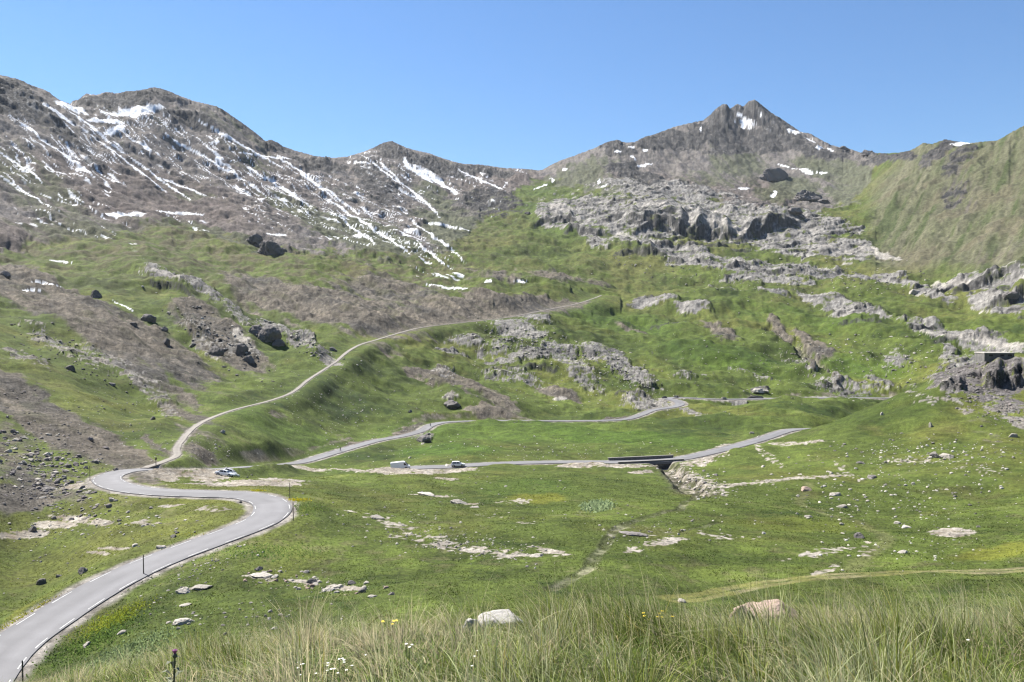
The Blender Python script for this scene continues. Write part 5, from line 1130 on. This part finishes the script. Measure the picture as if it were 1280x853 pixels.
pole('signpost', 195, 583.5, 572.5, .10, 'dark wooden signpost where the gravel track leaves the road', 'signpost', 150, None, board)
# ------------------------------------------------------------------ tall grass and flowers on the brow
def leaf_mat(name, sp=.2):
    m, nt, b = nodes(name); L = nt.links.new
    at = N(nt, 'ShaderNodeAttribute', attribute_name='Cover'); L(at.outputs['Color'], b.inputs['Base Color']); b.inputs['Roughness'].default_value = .8; b.inputs['Specular IOR Level'].default_value = .06
    tr = N(nt, 'ShaderNodeBsdfTranslucent'); L(at.outputs['Color'], tr.inputs['Color'])
    mx = N(nt, 'ShaderNodeMixShader'); mx.inputs[0].default_value = .5
    out = nt.nodes['Material Output']; L(b.outputs[0], mx.inputs[1]); L(tr.outputs[0], mx.inputs[2]); L(mx.outputs[0], out.inputs['Surface'])
    return m
M_LEAF = leaf_mat('grass_blade')
def blades(name, x, y, h, w, lean, bend, cb, ct, mat, label, segs=4, z=None):
    """tapering curved blades; lean = direction of the bend, cb/ct = colours at foot and tip"""
    n_ = len(x); z = ground(x, y) if z is None else z
    ang = RNG.uniform(0, 6.283, n_); wx, wy = np.cos(ang), np.sin(ang)
    V = np.empty((n_, segs * 2 + 1, 3)); Cc = np.empty((n_, segs * 2 + 1, 3))
    for k in range(segs + 1):
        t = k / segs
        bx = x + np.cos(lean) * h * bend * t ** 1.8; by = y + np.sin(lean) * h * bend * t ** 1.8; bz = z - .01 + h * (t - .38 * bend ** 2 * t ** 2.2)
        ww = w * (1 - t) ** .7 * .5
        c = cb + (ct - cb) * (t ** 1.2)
        if k == segs: V[:, -1] = np.stack([bx, by, bz], 1); Cc[:, -1] = c
        else:
            V[:, 2 * k] = np.stack([bx - wx * ww, by - wy * ww, bz], 1); V[:, 2 * k + 1] = np.stack([bx + wx * ww, by + wy * ww, bz], 1); Cc[:, 2 * k] = c; Cc[:, 2 * k + 1] = c
    nv = segs * 2 + 1
    b0 = np.arange(n_)[:, None] * nv
    loops = []; cnt = []
    pat = []
    for k in range(segs - 1): pat += [2 * k, 2 * k + 1, 2 * k + 3, 2 * k + 2]
    pat += [2 * segs - 2, 2 * segs - 1, 2 * segs]
    loops = (b0 + np.array(pat)[None]).ravel()
    st = np.concatenate([np.arange(segs - 1) * 4, [4 * (segs - 1)]])
    starts = (np.arange(n_)[:, None] * len(pat) + st[None]).ravel()
    me = new_mesh(name, V.reshape(-1, 3), loops, starts, [mat], Cc.reshape(-1, 3))
    return tag(link(name, me), label, 'grass', kind='stuff')
BROW_ROCKS = [(630, 768, 6.1, 74, 'white', 'smooth white rock showing above the tall foreground grass'), (592, 773, 6.0, 34, 'white', 'small white rock touching the left of the smooth white rock'), (965, 752, 7.2, 90, 'pink', 'large pinkish rock on the brow behind the tall grass'), (927, 757, 7.0, 36, 'pink', 'pinkish rock left of the large pinkish rock')]
clearings = []
def brow_rocks():
    for i, (px, py, Y, w, kind, lab) in enumerate(BROW_ROCKS):
        x, y, _ = P(px, py, Y); z = float(ground(x, y)); W = w * Y / F
        top = P(px, py - {74: 2, 34: 1, 90: 3, 36: 0}[w], Y)[2]
        v, f = rock_shape(700 + i, 4, 34, .07, -.45)
        v = v / np.array([np.ptp(v[:, 0]), np.ptp(v[:, 1]), np.ptp(v[:, 2])]); v[:, 0] -= v[:, 0].mean(); v[:, 1] -= v[:, 1].mean()
        v *= np.array([W * 1.05, W * .62, top - z + .06])
        me = new_mesh('brow_rock', v, f.ravel(), np.arange(len(f)) * 3, [STONE[kind]], smooth=True)
        o = link('rock', me, None, (x, y, z - .06)); tag(o, lab, 'rock')
        clearings.append((x, y, W))
brow_rocks()
def tall_grass():
    # tussocks on a jittered grid, each with its own height, tone and spread
    gs = .27
    gx, gy = np.meshgrid(np.arange(-7.5, 7.6, gs), np.arange(1.6, 10.8, gs))
    gx = gx.ravel() + RNG.uniform(-.5, .5, gx.size) * gs; gy = gy.ravel() + RNG.uniform(-.5, .5, gy.size) * gs
    rr = np.hypot(gx, gy); k = (np.abs(np.arctan2(gx, gy)) < .67) & (rr > 2.2) & (rr < 10.6); gx, gy, rr = gx[k], gy[k], rr[k]
    nt = len(gx)
    q1 = fbm(gx / 1.1, gy / 1.1, 3, 311); q2 = 1.3 * fbm(gx / 1.9, gy / 1.9, 2, 313)
    th = np.clip(.25 + .20 * q1 + .11 * RNG.normal(0, 1, nt) + .05 * q2, .06, .56)
    kind = RNG.random(nt) * .75 + .12 + .75 * q2 - .35 * q1            # low: lush dark, middle: fresh pale green, high: straw
    cnt = (np.interp(rr, [2.2, 6, 8, 10.6], [76, 64, 50, 26]) * RNG.uniform(.5, 1.5, nt)).astype(int)
    id_ = np.repeat(np.arange(nt), cnt); n_ = len(id_)
    sp = RNG.uniform(.05, .13, nt)[id_]
    dx, dy = RNG.normal(0, 1, n_) * sp, RNG.normal(0, 1, n_) * sp
    x, y = gx[id_] + dx, gy[id_] + dy
    h = .77 * th[id_] * RNG.uniform(.45, 1.35, n_) * np.interp(x / y, [-.6, -.42, -.25, 0], [.30, .48, .8, 1])
    for (rx, ry, W) in clearings:
        dd = np.hypot((x - rx), np.maximum(0, np.abs(y - (ry - .3)) - .3))
        h *= 1 - .5 * (1 - ss(W * .35, W * .7, dd)) * (y < ry + .2)
    wind = 2.4 + 1.6 * fbm(x / 1.3, y / 1.3, 2, 321)
    ox, oy = dx / sp * .55 + np.cos(wind) * .7, dy / sp * .55 + np.sin(wind) * .7
    lean = np.arctan2(oy, ox) + RNG.normal(0, .35, n_)
    bend = np.clip(np.hypot(ox, oy) * .75 + RNG.normal(0, .25, n_), .03, 1.5)
    w = RNG.uniform(.0028, .0062, n_) * np.where(RNG.random(n_) < .05, 1.7, 1)
    kk_ = kind[id_] + RNG.normal(0, .12, n_)
    dk = np.array([.085, .125, .022]); fr = np.array([.25, .30, .06]); pg = np.array([.47, .51, .28]); st = np.array([.64, .56, .36]); oc = np.array([.36, .31, .09])
    c = dk + (fr - dk) * ss(.0, .3, kk_)[:, None]; c = c + (pg - c) * ss(.42, .62, kk_)[:, None]; c = c + (st - c) * ss(.78, .98, kk_)[:, None]
    c = np.where((RNG.random(n_) < .05)[:, None], oc, c) * RNG.uniform(.8, 1.2, (n_, 1))
    ct = np.clip(c * 1.15 + np.where((RNG.random(n_) < .3)[:, None], (st - c) * .45, 0), 0, .9)
    blades('tall_grass', x, y, h, w, lean, bend, c * .42, ct, M_LEAF, 'tall wind-bent green and straw-coloured grass on the brow in front')  # blade feet darkened to paint in the shade at the clump bases
    # matted old growth between the tussocks
    n3 = 42000; az = RNG.uniform(-.66, .66, n3); r = np.sqrt(RNG.uniform(2.2 ** 2, 10.4 ** 2, n3)); x, y = r * np.sin(az), r * np.cos(az)
    c = np.where((RNG.random(n3) < .5)[:, None], np.array([.50, .43, .27]), np.array([.20, .29, .07])) * RNG.uniform(.6, 1.2, (n3, 1))
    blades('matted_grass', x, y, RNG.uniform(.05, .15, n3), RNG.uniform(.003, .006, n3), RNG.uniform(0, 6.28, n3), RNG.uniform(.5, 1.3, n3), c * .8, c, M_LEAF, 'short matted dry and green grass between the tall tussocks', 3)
    # flowering stalks
    n2 = 5200
    az = RNG.uniform(-.6, .64, n2); r = np.sqrt(RNG.uniform(2.6 ** 2, 9.5 ** 2, n2)); x, y = r * np.sin(az), r * np.cos(az)
    t2 = fbm(x / 1.2, y / 1.5, 3, 331); k = RNG.random(n2) < .35 + .9 * t2; x, y = x[k], y[k]; n2 = len(x)
    h = RNG.uniform(.26, .54, n2) * np.interp(x / y, [-.6, -.42, -.25, 0], [.35, .5, .85, 1])
    for (rx, ry, W) in clearings: h *= 1 - .7 * (np.hypot(x - rx, np.maximum(0, np.abs(y - (ry - .45)) - .45)) < W * .6)
    cst = np.array([.60, .53, .35]) * RNG.uniform(.6, 1.2, (n2, 1))
    blades('grass_stalks', x, y, h, np.full(n2, .0026), 2.6 + RNG.normal(0, .9, n2), np.clip(RNG.normal(.45, .25, n2), .05, 1.0), cst * .8, cst, M_LEAF, 'thin straw-coloured flowering grass stalks above the tall grass', 5)
tall_grass()
def meadow_tufts():
    """short turf, weeds and clumps on the nearer meadow"""
    n_ = 230000
    u = RNG.random(n_); r = 52 * (230 / 52) ** u; az = RNG.uniform(-.64, .64, n_)
    x, y = r * np.sin(az), r * np.cos(az)
    ja = np.clip(np.searchsorted(AZ, az), 1, NA - 1); jr = np.clip(np.searchsorted(R1, r), 1, NR - 1)
    ok = np.ones(n_, bool)
    for q, hw in (('a', WA), ('b', WB), ('t', WT)): ok &= ROADN[q][0][jr, ja] > hw + .8
    ok &= fbm(x / 5, y / 5, 3, 341) + RNG.normal(0, .35, n_) > -.15
    tc = TCOL[jr, ja]; ok &= (tc[:, 1] > tc[:, 0] * 1.06)
    x, y, r, tc = x[ok], y[ok], r[ok], tc[ok]; n_ = len(x)
    wd = fbm(x / 7, y / 8, 3, 345)
    h = RNG.uniform(.03, .10, n_) * (1 + 1.2 * np.clip(wd, 0, 1)) * np.interp(r, [52, 230], [1.0, 1.7])
    w = RNG.uniform(.05, .14, n_) * np.interp(r, [52, 230], [1.0, 2.4])
    c = tc * RNG.uniform(.95, 1.6, (n_, 1)) * np.array([1, 1, 1])
    c = np.where((RNG.random(n_) < .05)[:, None], np.array([.26, .24, .12]), c)
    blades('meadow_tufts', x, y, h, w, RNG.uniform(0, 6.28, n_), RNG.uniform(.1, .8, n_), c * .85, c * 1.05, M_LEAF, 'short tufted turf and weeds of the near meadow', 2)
    # leafy weeds and yellow flowering patches by the road
    xs, ys, cs, hs, ws = [], [], [], [], []
    for (cx, cy, rx, ry, cnt, colr, hh) in [(140, 775, 34, 10, 2600, (.20, .235, .03), .3), (30, 772, 28, 5, 900, (.26, .26, .03), .25), (120, 798, 50, 16, 3000, (.10, .155, .04), .35), (150, 820, 60, 14, 2500, (.18, .235, .11), .4), (372, 625, 12, 1.6, 500, (.38, .34, .02), .3), (322, 613.5, 8, .8, 200, (.38, .34, .02), .3), (385, 636, 22, 6, 1200, (.12, .17, .05), .35), (748, 633, 14, 5, 1300, (.24, .30, .16), .8), (260, 668, 50, 2, 500, (.30, .29, .03), .2), (175, 715, 40, 14, 1600, (.09, .15, .04), .3), (330, 690, 60, 10, 1200, (.09, .16, .04), .3), (60, 753, 16, 3, 300, (.26, .25, .03), .25)]:
        q = RNG.normal(0, .62, (int(cnt * .7), 2))
        for a, b in q:
            s = spot(cx + a * rx - b * ry * .3, cy + b * ry - a * (rx * .45 if cy > 700 and cx < 200 else 0), 45)
            if s is None or any(ROADN[k][0][s[3], s[4]] < hw + .5 for k, hw in (('a', WA), ('b', WB))): continue
            xs.append(s[0]); ys.append(s[1]); cs.append(np.array(colr) * random.uniform(.8, 1.5)); hs.append(hh * random.uniform(.25, .8)); ws.append(hh * random.uniform(.3, .6))
    xs, ys, cs, hs, ws = map(np.array, (xs, ys, cs, hs, ws))
    blades('roadside_weeds', xs, ys, hs, ws, RNG.uniform(0, 6.28, len(xs)), RNG.uniform(.2, .9, len(xs)), cs * .8, cs, M_LEAF, 'leafy green and yellow weeds along the road verge', 2)
meadow_tufts()
# flowers that stand out one by one
M_STEM = simple('flower_stem', (.07, .12, .03), .7, 0, .2, 20); M_WPET = simple('white_petal', (.8, .8, .76), .6); M_YPET = simple('yellow_petal', (.75, .55, .02), .6); M_EYE = simple('yellow_eye', (.6, .42, .03), .7); M_PURP = simple('thistle_floret', (.32, .09, .26), .7, 0, .3, 60); M_BRACT = simple('thistle_bract', (.08, .09, .05), .8, 0, .3, 60)
def flower_kind(name, pet, npet, rp, hh, heads=1):
    root = bpy.data.objects.new(name, None); COL.objects.link(root)
    rr = random.Random(len(name) + heads)
    bm = bmesh.new(); tops = []
    for k in range(heads):
        a = k * 2.4; d = 0 if heads == 1 else rr.uniform(.02, .06); tp = (d * math.cos(a), d * math.sin(a), hh * (1 if heads == 1 else rr.uniform(.85, 1.0)))
        cyl(bm, (0, 0, 0), (tp[0] * .4, tp[1] * .4, tp[2] * .6), .002, seg=5); cyl(bm, (tp[0] * .4, tp[1] * .4, tp[2] * .6), tp, .0018, seg=5); tops.append(tp)
    bm_obj('stem', bm, M_STEM, root)
    for tp in tops:
        bm = bmesh.new()
        for q in range(npet):
            a = q / npet * 2 * math.pi; c, s = math.cos(a), math.sin(a); w = rp * 2.2 / npet
            pts = [(0, 0, .001), (c * rp * .6 - s * w, s * rp * .6 + c * w, .003), (c * rp, s * rp, -.001), (c * rp * .6 + s * w, s * rp * .6 - c * w, .003)]
            bm.faces.new([bm.verts.new((tp[0] + p[0], tp[1] + p[1], tp[2] + p[2] + .3 * p[1])) for p in pts])
        h = bm_obj('petals', bm, pet, root)
        bm = bmesh.new(); bmesh.ops.create_uvsphere(bm, u_segments=8, v_segments=6, radius=rp * .3, matrix=Matrix.Translation(tp)); bm_obj('flower_centre', bm, M_EYE, h)
    return root
def copy_tree(o, parent=None):
    c = o.copy(); COL.objects.link(c)
    if parent: c.parent = parent
    for ch in list(o.children): copy_tree(ch, c)
    return c
def flowers():
    def settle(o, px, py, Y):
        x, y, z = P(px, py, Y); g = float(ground(x, y)); h = max(.05, z - g)
        o.location = (x, y, g); o.scale = (1, 1, h / .3); o.rotation_euler = (0, 0, random.uniform(0, 6))
    w0 = flower_kind('white_flower', M_WPET, 9, .008, .3); first = True
    spots = [(372 + random.gauss(0, 7), 832 + random.gauss(0, 5)) for _ in range(3)] + [(412 + random.gauss(0, 16), 840 + random.gauss(0, 8)) for _ in range(6)] + [(428, 828), (418, 836), (433, 838), (373, 851), (375, 847), (508, 805), (512, 809), (515, 806), (593, 833), (590, 844), (597, 835), (424, 824), (430, 825), (410, 846), (395, 847), (410, 835), (1210, 800)]
    for k, (px, py) in enumerate(spots):
        o = w0 if first else copy_tree(w0); first = False
        settle(o, px, py, random.uniform(3.9, 4.5)); tag(o, 'small white flower in the tall foreground grass', 'flower', 'white flowers in the foreground grass')
    y0 = flower_kind('yellow_flower', M_YPET, 10, .014, .3, 4); first = True
    for px, py, Y, lab in ((488, 776, 5.6, 'yellow flower head left of the smooth white rock'), (811, 768, 5.6, 'yellow flower cluster right of the smooth white rock'), (831, 766, 5.8, 'single lower yellow flower beside the right yellow cluster')):
        o = y0 if first else copy_tree(y0); first = False
        settle(o, px, py, Y); tag(o, lab, 'flower')
    r = bpy.data.objects.new('thistle', None); COL.objects.link(r); x, y, z = P(216, 817, 4.2); g = float(ground(x, y)); r.location = (x, y, g); H = z - g
    tag(r, 'purple flowered thistle with spiny stem at the lower left', 'thistle')
    bm = bmesh.new(); cyl(bm, (0, 0, 0), (.01, 0, H - .02), .006, .004, 7); bm_obj('stem', bm, M_BRACT, r)
    bm = bmesh.new(); bmesh.ops.create_uvsphere(bm, u_segments=10, v_segments=8, radius=.012, matrix=Matrix.Translation((.01, 0, H - .012)) @ Matrix.Diagonal((1, 1, 1.1, 1))); b_ = bm_obj('flower_base', bm, M_BRACT, r)
    bm = bmesh.new()
    for k in range(40):
        a = k * 2.4; q = math.sqrt(k / 40) * .013; cyl(bm, (.01, 0, H - .006), (.01 + q * math.cos(a), q * math.sin(a), H + .022 - q * .4), .0016, seg=4)
    bm_obj('florets', bm, M_PURP, b_)
    for k in range(9):
        a = k * 2.4; zz = H * (.2 + .075 * k); ln = .085 - .006 * k
        bm = bmesh.new(); c, s = math.cos(a), math.sin(a); pts = [(0, 0, zz), (c * ln * .5 - s * .014, s * ln * .5 + c * .014, zz + .03), (c * ln, s * ln, zz + .02), (c * ln * .5 + s * .014, s * ln * .5 - c * .014, zz + .03)]
        bm.faces.new([bm.verts.new(p) for p in pts]); bm_obj('leaf', bm, M_BRACT, r)
flowers()
# ------------------------------------------------------------------ the air over the valley
def haze():
    bm = bmesh.new(); lo = float(Z.min()) - 1.0; hi = float(Z.max()) + 30
    bmesh.ops.create_cube(bm, size=1, matrix=Matrix.Translation((0, 0, (lo + hi) / 2)) @ Matrix.Diagonal((RMAX * 2.02, RMAX * 2.02, hi - lo, 1)))
    m = bpy.data.materials.new('haze'); m.use_nodes = True; nt = m.node_tree
    for n_ in list(nt.nodes):
        if n_.type == 'BSDF_PRINCIPLED': nt.nodes.remove(n_)
    v = nt.nodes.new('ShaderNodeVolumePrincipled'); v.inputs['Color'].default_value = (.80, .88, 1, 1); v.inputs['Density'].default_value = HAZE; v.inputs['Anisotropy'].default_value = .2
    nt.links.new(v.outputs[0], nt.nodes['Material Output'].inputs['Volume'])
    tag(bm_obj('haze', bm, m), 'thin blue haze over the far mountains', 'haze', kind='stuff')
HAZE = 1.3e-5
haze()
# ------------------------------------------------------------------ light, sky, camera
SUN_AZ, SUN_EL = -52 * D2R, 49 * D2R          # left of the view and ahead of the viewer
def lights():
    w = bpy.data.worlds.new('World'); SC.world = w; w.use_nodes = True
    nt = w.node_tree; bg = nt.nodes['Background']
    sk = nt.nodes.new('ShaderNodeTexSky'); sk.sky_type = 'NISHITA'; sk.sun_disc = False
    sk.sun_elevation = SUN_EL; sk.sun_rotation = SUN_AZ; sk.altitude = 2300; sk.air_density = 1.5; sk.dust_density = 0; sk.ozone_density = 10
    nt.links.new(sk.outputs[0], bg.inputs['Color']); bg.inputs['Strength'].default_value = .052
    L = bpy.data.lights.new('sun', 'SUN'); L.energy = 5.0; L.angle = .5 * D2R; L.color = (1, .95, .87)
    o = link('sun', L)
    d = Vector((math.sin(SUN_AZ) * math.cos(SUN_EL), math.cos(SUN_AZ) * math.cos(SUN_EL), math.sin(SUN_EL)))
    o.rotation_euler = d.to_track_quat('Z', 'Y').to_euler()
lights()
cam = bpy.data.cameras.new('camera'); co = link('camera', cam)
cam.sensor_width = 36; cam.lens = 36 * F / 1280; cam.clip_start = .1; cam.clip_end = 20000
co.rotation_euler = (math.pi / 2 - PITCH, 0, 0); co.location = (0, 0, 0)
SC.camera = co
SC.view_settings.view_transform = 'Standard'; SC.view_settings.look = 'None'; SC.view_settings.gamma = 1; SC.view_settings.use_curve_mapping = False
SC.view_settings.exposure = 1.5
SC.cycles.max_bounces = 5; SC.cycles.diffuse_bounces = 3; SC.cycles.transmission_bounces = 3; SC.cycles.volume_bounces = 1
SC.cycles.pixel_filter_type = 'BLACKMAN_HARRIS'; SC.cycles.filter_width = 1.25
